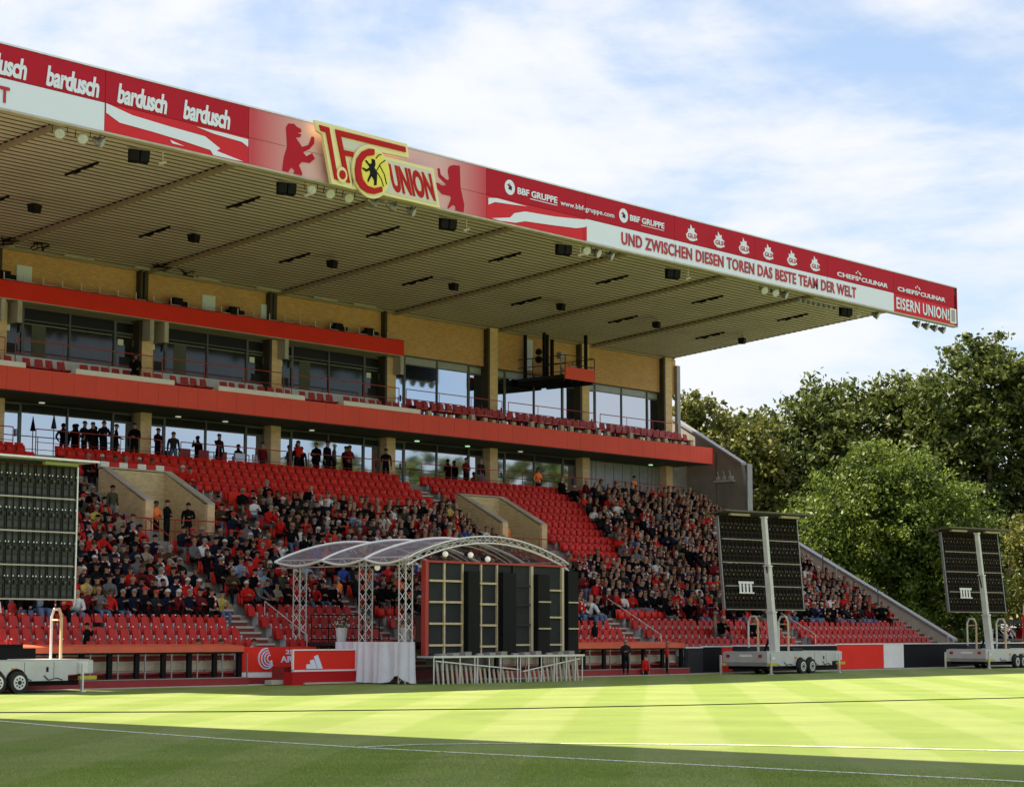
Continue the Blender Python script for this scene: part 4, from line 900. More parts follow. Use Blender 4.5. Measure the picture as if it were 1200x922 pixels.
def trailer(lb, loc, rot, L, wd, wheels, hoops, mast=None):
    t = empty('screen_trailer', lb, 'trailer', loc, rot, 'trailers carrying the mobile screens')
    h = wd/2
    mb = MB(); mb.box(0, L*.86, -h, h, .34, .92); mb.hexa([(L*.86, -h, .50), (L, -h, .55), (L, h, .55), (L*.86, h, .50), (L*.86, -h, .92), (L, -h, .92), (L, h, .92), (L*.86, h, .92)])
    mb.box(.1, L-.1, -h+.05, h-.05, .925, .95); b = mb.obj('body', M_trail, t)
    for x in wheels:   # dark wheel arches
        mb = MB(); p = [(x+.37*math.cos(a), .33+.37*math.sin(a)) for a in np.linspace(0, math.pi, 13)]; mb.prism(p, -h-.014, -h-.004); mb.obj('wheel_arch', M_black, t)
        wheel(t, x, -h-.06); wheel(t, x, h-.1)
    B(.2, L-.4, -h+.15, h-.15, .2, .338).obj('chassis', M_black, t)
    for x in (L*.62, L*.78): B(x, x+.012, -h-.004, -h+.01, .42, .88).obj('door_joint', M_dk, t)
    B(L*.74, L*.75, -h-.02, -h-.003, .6, .74).obj('handle', M_black, t)
    B(L-.55, L-.2, -h-.01, -h-.004, .56, .88).obj('vent_panel', M_alu, t)
    for x in (.08, L-.5): 
        MB().box(x, x+.06, -h-.16, -h-.08, .03, .85).box(x-.06, x+.12, -h-.2, -h-.02, .0, .03).obj('jack_leg', M_alu, t)
        B(x-.05, x+.55, -h-.13, -h-.012, .36, .47).obj('outrigger', M_yel, t)
    B(-.35, -.003, h-.2, h-.06, .36, .46).obj('outrigger', M_yel, t); MB().box(-.4, -.34, h-.18, h-.1, .0, .8).obj('jack_leg', M_alu, t)
    for y in (-h+.25, h-.35): B(-.03, -.003, y, y+.16, .70, .82).obj('tail_lamp', M_lamp, t)
    B(-.02, -.003, -.35, .25, .72, .82).obj('number_plate', M_white, t); B(-.03, -.003, -h, h, .36, .5).obj('bumper', M_steel, t)
    cb_ = MB()
    for q in range(5): cb_.path([(.3+q*L*.17, -h-.02, .5), (.45+q*L*.17, -h-.03, .40-.04*(q % 3)), (.75+q*L*.17, -h-.03, .42), (.95+q*L*.17, -h-.02, .36)], .014, 4)
    cb_.tube((1.4, -.1, .95), (1.15, -.7, 1.9), .05, 6).tube((1.15, -.7, 1.9), (1.05, -.8, 2.2), .03, 6); cb_.obj('hoses', M_black, t)
    for x in (.4, L*.35, L*.55): B(x, x+.22, -h-.006, -h-.002, .62, .72).obj('sticker', M_whitep if x < 1 else mat('sticker_orange', (.6, .2, .04), .6), t)
    B(.35, 1.9, .1, .7, .951, 1.12).obj('control_box', M_dk, t); B(2.9, 3.7, -.6, .3, .951, 1.08).obj('control_box', M_dk, t)
    for (x, y) in hoops:
        mb = MB(); mb.path([(x, y+.24, .93), (x, y+.24, 2.2), (x, y+.12, 2.42), (x, y-.12, 2.42)], .045, 6); mb.obj('hoop', M_alu, t)
        MB().path([(x, y-.12, 2.42), (x, y-.24, 2.2), (x, y-.24, .93)], .05, 6).tube((x, y-.24, 2.1), (x, y+.24, 2.1), .03, 5).obj('hoop', M_hoop, t)
    if mast:
        x, y, x2, y2 = mast; a = Vector((x, y, .93)); b = Vector((x2, y2, 6.6)); 
        for i, (u, v, s) in enumerate(((0, .30, .30), (.30, .64, .245), (.64, 1.0, .19))):
            p, q = a.lerp(b, u), a.lerp(b, v); s /= 2
            MB().hexa([(p.x-s, p.y-s, p.z), (p.x+s, p.y-s, p.z), (p.x+s, p.y+s, p.z), (p.x-s, p.y+s, p.z), (q.x-s, q.y-s, q.z), (q.x+s, q.y-s, q.z), (q.x+s, q.y+s, q.z), (q.x-s, q.y+s, q.z)]).obj('mast_section', mat('mast_paint', (.62, .62, .62), .45, .12, 2), t)
            MB().box(q.x-s-.03, q.x+s+.03, q.y-s-.03, q.y+s+.03, q.z-.06, q.z+.0).obj('mast_collar', M_alu, t)
        MB().path([(x+.2, y+.1, .95), (x+.22, y+.12, 2.2), (x2+.15, y2, 4.5)], .035, 5).obj('cable_bundle', M_black, t)
    return t
trailer('silver screen trailer at the left picture edge with twin wheels', (31.6, 50.5, 0), (0, 0, 0), 6.4, 2.1, (2.95, 3.70), [(5.75, -.1)])
MB().box(0, 1.6, -.5, .5, 0, .3).box(.2, 1.3, -.3, .3, .3, .42).obj('generator', M_black, None, 'black equipment box lying on the left trailer', 'equipment').location = (34.6, 50.3, .97)
trailer('silver screen trailer behind the pitch with two hoops and a leaning mast', (72.15, 49.7, 0), (0, 0, R(2)), 6.2, 2.2, (2.65, 3.40), [(.85, .1), (2.3, -.5)], (1.0, -.85, .15, -.95))
trailer('silver screen trailer at the right picture edge with a leaning mast', (91.0, 49.6, 0), (0, 0, R(2)), 7.4, 2.1, (3.2, 3.9), [(.9, .1), (2.9, -.5)], (.9, -.85, -.3, -.9))
led('dark grey video screen back at the left picture edge', (33.05, 50.55, 2.70), (0, 0, 0), 10, mod_me)
led('video screen back on the leaning mast in front of the packed stand', (71.55, 50.28, 2.70), (R(-5), 0, R(-8)), 10, mod_md, number=True)
led('video screen back on the leaning mast in front of the dark trees', (90.82, 50.36, 2.74), (R(-6), 0, R(-9)), 9, mod_md, number=True)
# mast of the left screen (outside the picture)
B(33.6, 33.9, 50.1, 50.4, .96, 6.7).obj('mast', M_alu, None, 'grey mast holding the left screen', 'mast')

# ------------------------------------------------------------------ people
def figure(pts, edges, lvl, hair='short', root=0, hands=()):
    """one continuous skinned body; returns MB-like mesh with face regions 0 skin 1 top 2 trousers 3 shoes 4 hair 5 scarf 6 eyes"""
    me = bpy.data.meshes.new('b'); me.from_pydata([p[:3] for p in pts], [e[:2] for e in edges], [])
    o = bpy.data.objects.new('b', me); COL.objects.link(o)
    md = o.modifiers.new('s', 'SKIN'); md.use_smooth_shade = True; md.branch_smoothing = .4
    for i, p in enumerate(pts):
        sv = me.skin_vertices[0].data[i]; r = p[3]; sv.radius = r if isinstance(r, tuple) else (r, r); sv.use_root = (i == root)
    if lvl: sb = o.modifiers.new('u', 'SUBSURF'); sb.levels = lvl
    bpy.context.view_layer.update()
    ev = bpy.data.meshes.new_from_object(o.evaluated_get(bpy.context.evaluated_depsgraph_get()))
    mb = MB(); vs = [v.co.copy() for v in ev.vertices]; P = [Vector(p[:3]) for p in pts]
    seg = [(P[a], P[b], rg) for a, b, rg in edges]
    fs = [tuple(f.vertices) for f in ev.polygons]; ms = []
    for f in ev.polygons:
        c = f.center; best = 9; rg = 1
        for a, b, g in seg:
            d = b-a; t = max(0, min(1, (c-a).dot(d)/max(1e-9, d.length_squared))); q = (c-(a+d*t)).length
            if q < best: best = q; rg = g
        ms.append(rg)
    mb.v = [tuple(v) for v in vs]; mb.f = fs; mb.m = ms
    bpy.data.objects.remove(o); bpy.data.meshes.remove(me); bpy.data.meshes.remove(ev)
    return mb
def dress(mb, hd, hs, facing=(0, -1), hi=True, hair='short', scarf=0, hands=(), hr=1.0):
    """hd: head centre; adds nose, ears, eyes, hair cap, scarf"""
    x, y, z = hd; fx, fy = facing; sx, sy = -fy, fx
    if hi:
        mb.hexa([(x+fx*.085-sx*.013, y+fy*.085-sy*.013, z-.025), (x+fx*.085+sx*.013, y+fy*.085+sy*.013, z-.025), (x+fx*.115+sx*.012, y+fy*.115+sy*.012, z-.02), (x+fx*.115-sx*.012, y+fy*.115-sy*.012, z-.02),
                 (x+fx*.08-sx*.008, y+fy*.08-sy*.008, z+.03), (x+fx*.08+sx*.008, y+fy*.08+sy*.008, z+.03), (x+fx*.092+sx*.006, y+fy*.092+sy*.006, z+.03), (x+fx*.092-sx*.006, y+fy*.092-sy*.006, z+.03)], 0)
        for s in (-1, 1):
            mb.ball((x+sx*s*.082, y+sy*s*.082, z), .024, 5, 3, 0)
            mb.ball((x+fx*.082+sx*s*.032, y+fy*.082+sy*s*.032, z+.022), .013, 5, 3, 6)
        mb.ball((x+fx*.084, y+fy*.084, z-.055), .018, 5, 3, 6, (1.4, .5, .35))
    n = (8, 5) if hi else (6, 3)
    if hair == 'short': mb.ball((x-fx*.016, y-fy*.016, z+.018), .104*hr, n[0], n[1], 4, (1, 1.05, 1.08), z0=.02)
    elif hair == 'long':
        mb.ball((x-fx*.022, y-fy*.022, z+.012), .108*hr, n[0], n[1], 4, (1, 1.05, 1.08), z0=-.05); mb.ball((x-fx*.06, y-fy*.06, z-.08), .09, n[0], n[1], 4, (1.05, .6, 1.5))
    elif hair == 'cap':
        mb.ball((x-fx*.01, y-fy*.01, z+.03), .108*hr, n[0], n[1], 4, (1, 1.05, .9), z0=0); mb.hexa([(x+fx*.06-sx*.06, y+fy*.06-sy*.06, z+.03), (x+fx*.06+sx*.06, y+fy*.06+sy*.06, z+.03), (x+fx*.17+sx*.05, y+fy*.17+sy*.05, z+.03), (x+fx*.17-sx*.05, y+fy*.17-sy*.05, z+.03),
            (x+fx*.06-sx*.06, y+fy*.06-sy*.06, z+.045), (x+fx*.06+sx*.06, y+fy*.06+sy*.06, z+.045), (x+fx*.17+sx*.05, y+fy*.17+sy*.05, z+.04), (x+fx*.17-sx*.05, y+fy*.17-sy*.05, z+.04)], 4)
    if scarf:
        for i in range(8):
            a, b = 2*math.pi*i/8, 2*math.pi*(i+1)/8
            mb.tube((x-fx*.0+.095*math.cos(a), y+.02+.095*math.sin(a), z-.16), (x+.095*math.cos(b), y+.02+.095*math.sin(b), z-.16), .036, 4 if hi else 3, mi=5 if i % 2 else 7, cap=False)
        for k in range(4): mb.tube((x+fx*(.14)+sx*.05, y+fy*.13+sy*.05, z-.20-.09*k), (x+fx*(.15)+sx*.06, y+fy*.14+sy*.06, z-.28-.09*k), .034, 4, mi=5 if k % 2 else 7)
    if hi:
        for (hx, hy, hz, dx, dy, dz) in hands:      # four fingers and a thumb at each hand
            d = Vector((dx, dy, dz)).normalized(); s = Vector((0, 0, 1)).cross(d); s = s.normalized() if s.length > .1 else Vector((1, 0, 0))
            for k, L in enumerate((.052, .06, .056, .045)):
                p = Vector((hx, hy, hz))+s*(k-1.5)*.019; q = p+d*L*.6; e = q+d*L*.4+Vector((0, 0, -.018)); mb.tube(p, q, .009, 4, mi=0); mb.tube(q, e, .0085, 4, .007, mi=0)
            p = Vector((hx, hy, hz))-d*.02+s*.03; mb.tube(p, p+d*.03+s*.022, .010, 4, .008, mi=0)
    return mb
def seated(arms='lap', lean=0., twist=0., hi=True, hair='short', scarf=0, hold=False, wide=1.):
    l = lean; w = wide; c = Vector((0, .0-l*.5, .50)); n = Vector((twist*.02, -.02-l*.75, .64)); hd = Vector((twist*.05, -.05-l*.9, .79))
    pts = [(0, .05, .10, (.15*w, .12)), (0, .04-l*.2, .28, (.145*w, .115)), (*c, (.17*w, .125)), (*n, .055), (*hd, .088 if hi else .068), (hd.x, hd.y+.01, hd.z+.10, .07 if hi else .055)]
    ed = [(0, 1, 1), (1, 2, 1), (2, 3, 1), (3, 4, 0), (4, 5, 0)]; hands = []
    A = {'lap': ((.23, -.10, .28), (.13, -.30, .20), (.09, -.37, .18)), 'cross': ((.25, -.08, .33), (.04, -.22, .36), (-.05, -.22, .37)), 'phone': ((.22, -.15, .32), (.08, -.30, .46), (.04, -.32, .50)),
         'clap': ((.26, -.14, .42), (.10, -.30, .58), (.04, -.33, .63)), 'knee': ((.25, -.20, .30), (.16, -.42, .22), (.14, -.48, .20)), 'chin': ((.20, -.24, .26), (.10, -.24, .52), (.07, -.19, .60))}
    for s in (-1, 1):
        a = arms if not isinstance(arms, tuple) else arms[0 if s < 0 else 1]; el, wr, ha = A[a]; i = len(pts)
        dy = -l*.5
        pts += [(s*.18*w, .01+dy, .555, .068*w), (s*el[0]*w, el[1]+dy, el[2], .052), (s*wr[0], wr[1]+dy, wr[2]+(.03 if s > 0 else 0), .036), (s*ha[0], ha[1]+dy, ha[2]+(.03 if s > 0 else 0), .034)]
        ed += [(2, i, 1), (i, i+1, 1), (i+1, i+2, 1), (i+2, i+3, 0)]
        hands.append((s*ha[0], ha[1]+dy-.02, ha[2]+(.03 if s > 0 else 0), -s*.4, -.7, -.3))
        i = len(pts); k = .12+.02*s*twist
        pts += [(s*.10, .0, .08, .095), (s*(k+.02), -.42, .09, .072), (s*k, -.44+.05*s*twist, -.18, .055), (s*k, -.42+.05*s*twist, -.36, .04), (s*k*1.1, -.56+.05*s*twist, -.39, .038)]
        ed += [(0, i, 2), (i, i+1, 2), (i+1, i+2, 2), (i+2, i+3, 2), (i+3, i+4, 3)]
    mb = figure(pts, ed, 1 if hi else 0); return dress(mb, hd, 1, (0, -1), hi, hair, scarf, hands, 1.0 if hi else .92)
def standing(arms=('down', 'down'), facing=-1, hair='short', scarf=0, step=.0, coat=False, hi=True):
    f = facing; hd = Vector((0, f*.03, 1.62))
    pts = [(0, 0, .95, (.15, .11)), (0, 0, 1.15, (.14, .105)), (0, 0, 1.34, (.175, .115)), (0, f*.01, 1.48, .055), (*hd, .09), (0, f*.02, 1.72, .07)]
    ed = [(0, 1, 1), (1, 2, 1), (2, 3, 1), (3, 4, 0), (4, 5, 0)]; hands = []
    A = {'down': ((.24, 0, 1.12), (.25, f*.05, .88), (.25, f*.07, .80)), 'fold': ((.25, f*.04, 1.12), (.06, f*.18, 1.16), (-.03, f*.19, 1.18)), 'up': ((.24, f*.10, 1.22), (.10, f*.20, 1.45), (.07, f*.17, 1.55)),
         'rail': ((.26, f*.12, 1.16), (.24, f*.32, 1.08), (.22, f*.38, 1.08)), 'hip': ((.33, -f*.04, 1.15), (.20, f*.05, 1.00), (.16, f*.07, .98))}
    for s in (-1, 1):
        el, wr, ha = A[arms[0 if s < 0 else 1]]; i = len(pts)
        pts += [(s*.19, 0, 1.40, .066), (s*el[0], el[1], el[2], .05), (s*wr[0], wr[1], wr[2], .035), (s*ha[0], ha[1], ha[2], .033)]
        ed += [(2, i, 1), (i, i+1, 1), (i+1, i+2, 1), (i+2, i+3, 0)]; hands.append((s*ha[0], ha[1], ha[2]-.02, -s*.2, f*.2, -1 if arms[0 if s < 0 else 1] == 'down' else .1))
        i = len(pts); d = step*s
        pts += [(s*.09, 0, .88, .095), (s*.10, f*d*.5, .50, .068), (s*.10, f*d, .10, .045), (s*.11, f*(d+.14), .05, .042)]
        ed += [(0, i, 1 if coat else 2), (i, i+1, 2), (i+1, i+2, 2), (i+2, i+3, 3)]
    mb = figure(pts, ed, 1 if hi else 0); return dress(mb, hd, 1, (0, f), hi, hair, scarf, hands)
M_skin = [mat('skin_light', (.36, .19, .135), .7, spec=.2), mat('skin_tan', (.25, .13, .09), .7, spec=.2), mat('skin_pale', (.42, .24, .18), .7, spec=.2)]
JK = {'black': ((.006, .006, .008), 38), 'dark navy': ((.010, .013, .028), 16), 'dark grey': ((.022, .022, .026), 11), 'bright red': ((.50, .018, .016), 17), 'maroon': ((.13, .012, .016), 9), 'orange-red': ((.58, .05, .02), 2), 'grey': ((.12, .12, .13), 4),
      'white': ((.66, .66, .68), 4), 'pale blue': ((.22, .30, .44), 2), 'royal blue': ((.03, .07, .30), 1), 'olive': ((.06, .06, .04), 2), 'yellow': ((.50, .38, .10), .5), 'beige': ((.30, .24, .18), 1.5), 'brown': ((.06, .035, .02), 3)}
JM = {k: mat('cloth_'+k.replace(' ', '_').replace('-', '_'), v[0], .9, .25, 9, spec=.08) for k, v in JK.items()}
JN = list(JK); JW = np.array([JK[k][1] for k in JN], float); JW /= JW.sum()
TM = {'black trousers': mat('trouser_black', (.008, .008, .010), .9, spec=.08), 'blue jeans': mat('trouser_jeans', (.08, .13, .24), .85, .2, 8), 'grey trousers': mat('trouser_grey', (.12, .12, .125), .8), 'khaki trousers': mat('trouser_khaki', (.24, .19, .13), .8)}
TN = list(TM); TW = np.array([.58, .26, .11, .05])
HM = {'grey': mat('hair_grey', (.22, .21, .205), .8), 'white': mat('hair_white', (.50, .49, .48), .8), 'brown': mat('hair_brown', (.06, .033, .02), .9, spec=.1), 'black': mat('hair_black', (.008, .007, .007), .9, spec=.1), 'blond': mat('hair_blond', (.26, .17, .08), .7)}
HN = list(HM); HW = np.array([.22, .10, .34, .28, .06])
M_shoe = mat('shoe', (.03, .03, .03), .6); M_sc = mat('scarf_red', (.55, .02, .02), .85); M_scw = mat('scarf_white', (.75, .73, .72), .85); M_eye = mat('eye_dark', (.04, .02, .02), .5)
M_vest = mat('hi_vis_orange', (.95, .20, .02), .6, emit=0)
hi_defs = [dict(arms='lap'), dict(arms='cross', hair='cap'), dict(arms='phone', lean=.12), dict(arms='knee', lean=.22), dict(arms=('chin', 'lap'), hair='long', lean=.1), dict(arms='lap', twist=1, scarf=1), dict(arms='clap', hair='long'), dict(arms='cross', twist=-1, wide=1.1), dict(arms=('lap', 'phone'), wide=1.08, hair='cap')]
vdesc = ['hands in lap', 'arms folded', 'looking at a phone', 'leaning forward', 'chin on hand', 'half turned', 'clapping', 'arms folded', 'one hand raised']
hi_me = []; hi_sc = []
for d in hi_defs:
    m = seated(**d); me = m.mesh('person', [None]*8); me.polygons.foreach_set('use_smooth', [True]*len(me.polygons)); hi_me.append(me); hi_sc.append(d.get('scarf', 0))
lo_b = [seated(hi=False, **{k: v for k, v in d.items()}) for d in hi_defs[:8]]
def setm(o, top, tr, hair, skin=None):
    ms = [skin or random.choice(M_skin), top, tr, M_shoe, hair, M_sc, M_eye, M_scw]
    for i, m in enumerate(ms): o.material_slots[i].link = 'OBJECT'; o.material_slots[i].material = m
ORD = ['front', 'second', 'third', 'fourth', 'fifth', 'sixth', 'seventh', 'eighth', 'ninth', 'tenth', 'eleventh', 'twelfth', 'thirteenth', 'fourteenth', 'fifteenth', 'sixteenth', 'seventeenth', 'eighteenth']
def nth(n): return ['first', 'second', 'third', 'fourth', 'fifth', 'sixth', 'seventh', 'eighth', 'ninth', 'tenth', 'eleventh', 'twelfth', 'thirteenth', 'fourteenth', 'fifteenth', 'sixteenth', 'seventeenth', 'eighteenth', 'nineteenth', 'twentieth', 'twenty-first', 'twenty-second', 'twenty-third', 'twenty-fourth', 'twenty-fifth', 'twenty-sixth', 'twenty-seventh', 'twenty-eighth', 'twenty-ninth', 'thirtieth'][n]
def zone(x, k):
    if in_aisle(x, k) or in_vom(x, k): return 0
    if x < 48.2: 
        if k < 3 or (k < 4 and x < 39.5): return 0
        return .98 if k <= 14 else (.3 if k == 15 and x < 47 else 0)
    if x < 54.6: return .98 if 4 <= k <= 11 else (.9 if 4 <= k <= 13 else (0 if k < 15 else (.75 if k in (16, ) and x > 50 else 0)))
    if x < 70: return .985 if (3 if x > 57 else 4) <= k <= 14 else (.15 if k == 15 else 0)
    if x < 81.6:
        if k < 4: return .04 if k < 3 and x > 74 else (.6 if k == 3 and x > 74 else 0)
        e = 77+(k-9)*.45
        if k <= 8: return .985
        if x > e: return .985
        return .10 if k < 12 and x > 73.8 else (.02 if x > 73.6 else (.93 if x < 70.8 and k <= 14 else 0))
    if x > 92.6: return .6 if 4 <= k <= 10 else .1
    return .985 if k >= 3 else (.06 if k < 2 and x < 84 else 0)
cand = []
for k in range(NR):
    n = int((94.0-XL-.5)/SP)
    for i in range(n):
        x = XL+.5+i*SP
        if x < 36.3: continue
        p = zone(x, k)
        if random.random() < p: cand.append((x, k))
def visible(x, k):
    px, py = pix((x, ry(k), rz(k)+1.1))
    if px < 2 or px > 1198: return False
    if px < 90 and 535 < py < 706: return False
    if 492 < px < 672 and 650 < py < 770: return False
    if 842 < px < 942 and 600 < py < 716: return False
    return True
for_dist = sorted(cand, key=lambda c: (Vector((c[0], ry(c[1]), 0))).dot(fw))
HIN = 262; himen = []; rest = []
for c in for_dist:
    (himen if len(himen) < HIN and visible(*c) else rest).append(c)
marks_ = [(48.6, 'first'), (55.1, 'second'), (70.05, 'third'), (82.1, 'fourth')]
used = {}
def pick(names, w): return names[int(rng.choice(len(names), p=np.array(w)/sum(w)))]
rowcount = {}
for (x, k) in sorted(himen, key=lambda c: (c[1], c[0])):
    v = random.randrange(len(hi_me)); o = put('person', hi_me[v])
    jn, tn, hn = pick(JN, JW), pick(TN, TW), pick(HN, HW)
    if k == 8 and abs(x-55.8) < .3: jn = 'royal blue'
    setm(o, JM[jn], TM[tn], HM[hn] if 'cap' != hi_defs[v].get('hair') else random.choice([M_sc, JM['dark navy'], HM['black'], HM['grey']]))
    o.location = (x+random.uniform(-.04, .04), ry(k)-.02+random.uniform(-.03, .03), rz(k)+.36+random.uniform(-.02, .03)); s = random.uniform(.94, 1.08)
    o.scale = (s*random.uniform(.97, 1.06), s, s); o.rotation_euler = (0, 0, R(random.uniform(-28, 8)))
    mx_ = min(marks_, key=lambda m: abs(m[0]-x)); side = 'left' if x < mx_[0] else 'right'
    nn = int(max(0, abs(x-mx_[0])-.5)/SP); nn = min(nn, 29)
    hc = 'capped' if hi_defs[v].get('hair') == 'cap' else hn+'-haired'
    lab = '%s spectator in %s, %s occupied row, %s seat %s of %s stairway' % (hc, jn, ORD[max(0, k-3)], nth(nn), side, mx_[1])
    w_ = lab.split()
    tag(o, lab, 'person', 'seated spectators in the stand')
# the remaining crowd: too many and too small to single out, joined
PAL = M_skin+[JM[n] for n in JN]+[TM[n] for n in TN]+[M_shoe]+[HM[n] for n in HN]+[M_sc, M_eye, M_scw]
iS, iJ, iT, iSh, iH, iSc = 0, 3, 3+len(JN), 3+len(JN)+len(TN), 4+len(JN)+len(TN), 4+len(JN)+len(TN)+len(HN)
groups = [[] for _ in lo_b]
for x, k in rest:
    g = random.randrange(len(lo_b)); j = rng.choice(len(JN), p=JW); t_ = rng.choice(len(TN), p=TW); h_ = rng.choice(len(HN), p=HW/HW.sum())
    s = random.uniform(.90, 1.10)
    groups[g].append((x+random.uniform(-.11, .11), ry(k)-.02+random.uniform(-.1, .06), rz(k)+.33+random.uniform(-.05, .07), R(random.uniform(-50, 25)), s*1.06, [random.randrange(3), iJ+j, iT+t_, iSh, iH+h_, iSc, iSc+1, iSc+2]))
crowd_me = [tile(b, PAL, g, 'crowd') for b, g in zip(lo_b, groups) if g]
bm = bmesh.new()
for me in crowd_me: bm.from_mesh(me)
cme = bpy.data.meshes.new('crowd'); bm.to_mesh(cme); bm.free()
for m in PAL: cme.materials.append(m)
cme.polygons.foreach_set('use_smooth', [True]*len(cme.polygons))
put('crowd', cme, None, 'packed mass of seated spectators filling the far rows of the stand', 'crowd', kind='stuff')

stand_cache = {}
def stand(lb, loc, rz_=0, top='black', tr='black trousers', hair='brown', arms=('down', 'down'), facing=-1, hairst='short', vest=False, step=.0, coat=False, scale=1, scarf=0, group=None):
    key = (arms, facing, hairst, step, coat, scarf)
    if key not in stand_cache:
        me = standing(arms, facing, hairst, scarf, step, coat).mesh('person', [None]*8); me.polygons.foreach_set('use_smooth', [True]*len(me.polygons)); stand_cache[key] = me
    o = put('person', stand_cache[key], None, lb, 'person', group); setm(o, M_vest if vest else JM[top], TM[tr], HM[hair]); o.location = loc; o.rotation_euler = (0, 0, R(rz_)); o.scale = (scale,)*3
    return o
ZB = 8.76
stand('man in black bending an arm outward at the lower balcony glass', (52.45, 69.2, ZB), 20, arms=('hip', 'down'), facing=-1)
stand('person in black standing third from the left pillar', (52.95, 69.3, ZB), 0)
stand('taller man in black beside the bright glass door', (53.3, 69.0, ZB), -20, arms=('fold', 'fold'), scale=1.03)
stand('dark figure leaning sideways near the first tan pillar', (54.1, 69.2, ZB), 40, arms=('rail', 'down'))
stand('man in long black coat in front of the left tan pillar', (54.85, 68.9, ZB), -60, coat=True, arms=('fold', 'fold'), scale=1.05)
stand('dark haired person in the dark doorway right of the left pillar', (56.35, 69.2, ZB), 10, arms=('fold', 'fold'))
stand('person in blue jeans coming through the dark doorway', (56.55, 68.4, ZB-.2), -30, top='dark grey', tr='blue jeans', step=.15)
stand('person behind the lounge table holding up a phone', (59.8, 69.2, ZB), 0, top='dark navy', arms=('up', 'down'))
stand('seated-height dark figure by the white chairs', (62.3, 69.1, ZB-.2), 0, top='maroon')
stand('woman in red jacket raising an arm at the balcony rail', (64.3, 68.9, ZB), 0, top='bright red', arms=('up', 'fold'), hairst='long', hair='black')
stand('person in black facing the second group, left one', (65.55, 69.0, ZB), -70, arms=('fold', 'fold'))
stand('tall man in black suit, middle of the three by the glass', (66.15, 68.9, ZB), 10, scale=1.07)
stand('shorter man in grey beside the tall black suit', (66.5, 68.8, ZB), 60, top='grey', hair='white')
stand('woman in dark maroon coat right of the talking group', (67.5, 68.8, ZB), 0, top='maroon', hairst='long', hair='brown', coat=True, arms=('hip', 'fold'))
stand('person in a dark coat behind the maroon coat', (67.75, 69.3, ZB), 0, hair='black')
stand('man in black standing at the third tan pillar', (69.85, 68.7, ZB), -40, arms=('fold', 'down'))
stand('man in dark red shirt inside the open balcony door', (76.2, 69.3, ZB), 0, top='maroon', arms=('fold', 'fold'))
stand('man with jeans and pale shirt by the fourth pillar', (77.0, 69.0, ZB), 0, top='dark grey', tr='blue jeans', hair='grey')
stand('steward in orange vest standing at the top of the empty seats', (79.95, 67.7, ZB-.35), 0, vest=True, hair='brown', arms=('hip', 'fold'), group='stewards in orange')
stand('steward in orange vest at the top right end of the crowd', (88.1, 67.8, ZB-.3), 0, vest=True, group='stewards in orange', hair='black')
stand('steward in orange vest standing in the left tunnel mouth', (50.75, 62.35, 5.06), 10, vest=True, hair='brown', arms=('fold', 'fold'), group='stewards in orange')
stand('man in black standing against the right wall of the left tunnel', (52.4, 62.4, 5.06), -30, hair='black', arms=('down', 'fold'))
stand('woman in orange vest standing in the right tunnel mouth', (71.5, 62.5, 5.1), 0, vest=True, hair='black', hairst='long', group='stewards in orange')
stand('man in black standing in the aisle below the left tunnel', (50.1, 60.9, 5.0), 20, hair='brown', arms=('fold', 'fold'))
stand('man in green top standing on the steps left of the left tunnel', (48.6, 62.3, rz(12)), 0, top='olive', tr='grey trousers', hair='black')
stand('hooded figure in black seen from behind above the right dugout', (66.6, 53.35, .95), 0, facing=1, hair='black', hairst='long', coat=True, scale=.72)
stand('camera operator in black sitting among the front empty seats', (40.6, 53.2, .62), 20, hair='black', arms=('up', 'up'), scale=.82)
t = empty('video_camera', 'small camera held by the operator in the front empty seats', 'camera', (40.85, 53.0, 1.98)); B(-.09, .09, -.2, .1, -.07, .07).obj('body', M_black, t); MB().tube((0, -.32, 0), (0, -.2, 0), .05, 8).obj('lens', M_dk, t)
stand('steward in orange vest with his back to us on the stage side steps', (55.0, 56.6, rz(4)), 0, facing=1, vest=True, hair='grey', arms=('fold', 'fold'), scale=.86, group='stewards in orange')
stand('person in bright red jacket walking down behind the middle trailer hoop', (77.6, 54.6, rz(2)-.1), 30, top='orange-red', tr='black trousers', hair='blond', step=.12)
stand('person in pink standing at the left hoop of the middle trailer', (75.5, 53.6, rz(1)-.2), 30, top='beige', tr='grey trousers', hair='grey')
stand('coach in dark jacket with white sleeves at the right dugout', (66.1, 51.35, .02), -50, top='dark grey', hair='grey', arms=('fold', 'fold'), scale=.82)
stand('small person crouching in red in front of the right dugout', (67.6, 51.5, -.55), 0, top='bright red', hair='brown', scale=.8)
stand('person in red coat standing at the right dugout', (68.95, 51.4, .0), 40, top='bright red', hair='blond', coat=True, scale=.8)
def sit(lb, loc, v=0, top='black', tr='black trousers', hair='brown', rz_=0, s=1):
    o = put('person', hi_me[v], None, lb, 'person'); setm(o, JM[top], TM[tr], HM[hair]); o.location = loc; o.rotation_euler = (0, 0, R(rz_)); o.scale = (s,)*3; return o
sit('man in black sitting alone on the upper balcony beside a tan pillar', (53.7, 67.5, 12.4), 4, hair='brown', rz_=-40)
for i, (x, c, l) in enumerate(((44.9, 'black', 'bent over dark figure at the end of the long dugout roof'), (45.8, 'grey', 'person in grey leaning over the front rail near the red boards'), (47.2, 'white', 'person with white scarf leaning over the front rail'))): sit(l, (x, 52.95, .62), 3, c, rz_=20*i-20)
# journalists above the left tunnel
for i in range(6): sit('dark clothed person in the press row directly above the left tunnel, %s from the left' % nth(i), (49.9+i*.62, ry(17)-.02, rz(17)+.30), (0, 2, 3)[i % 3], 'black', hair=HN[i % 3], rz_=-15)
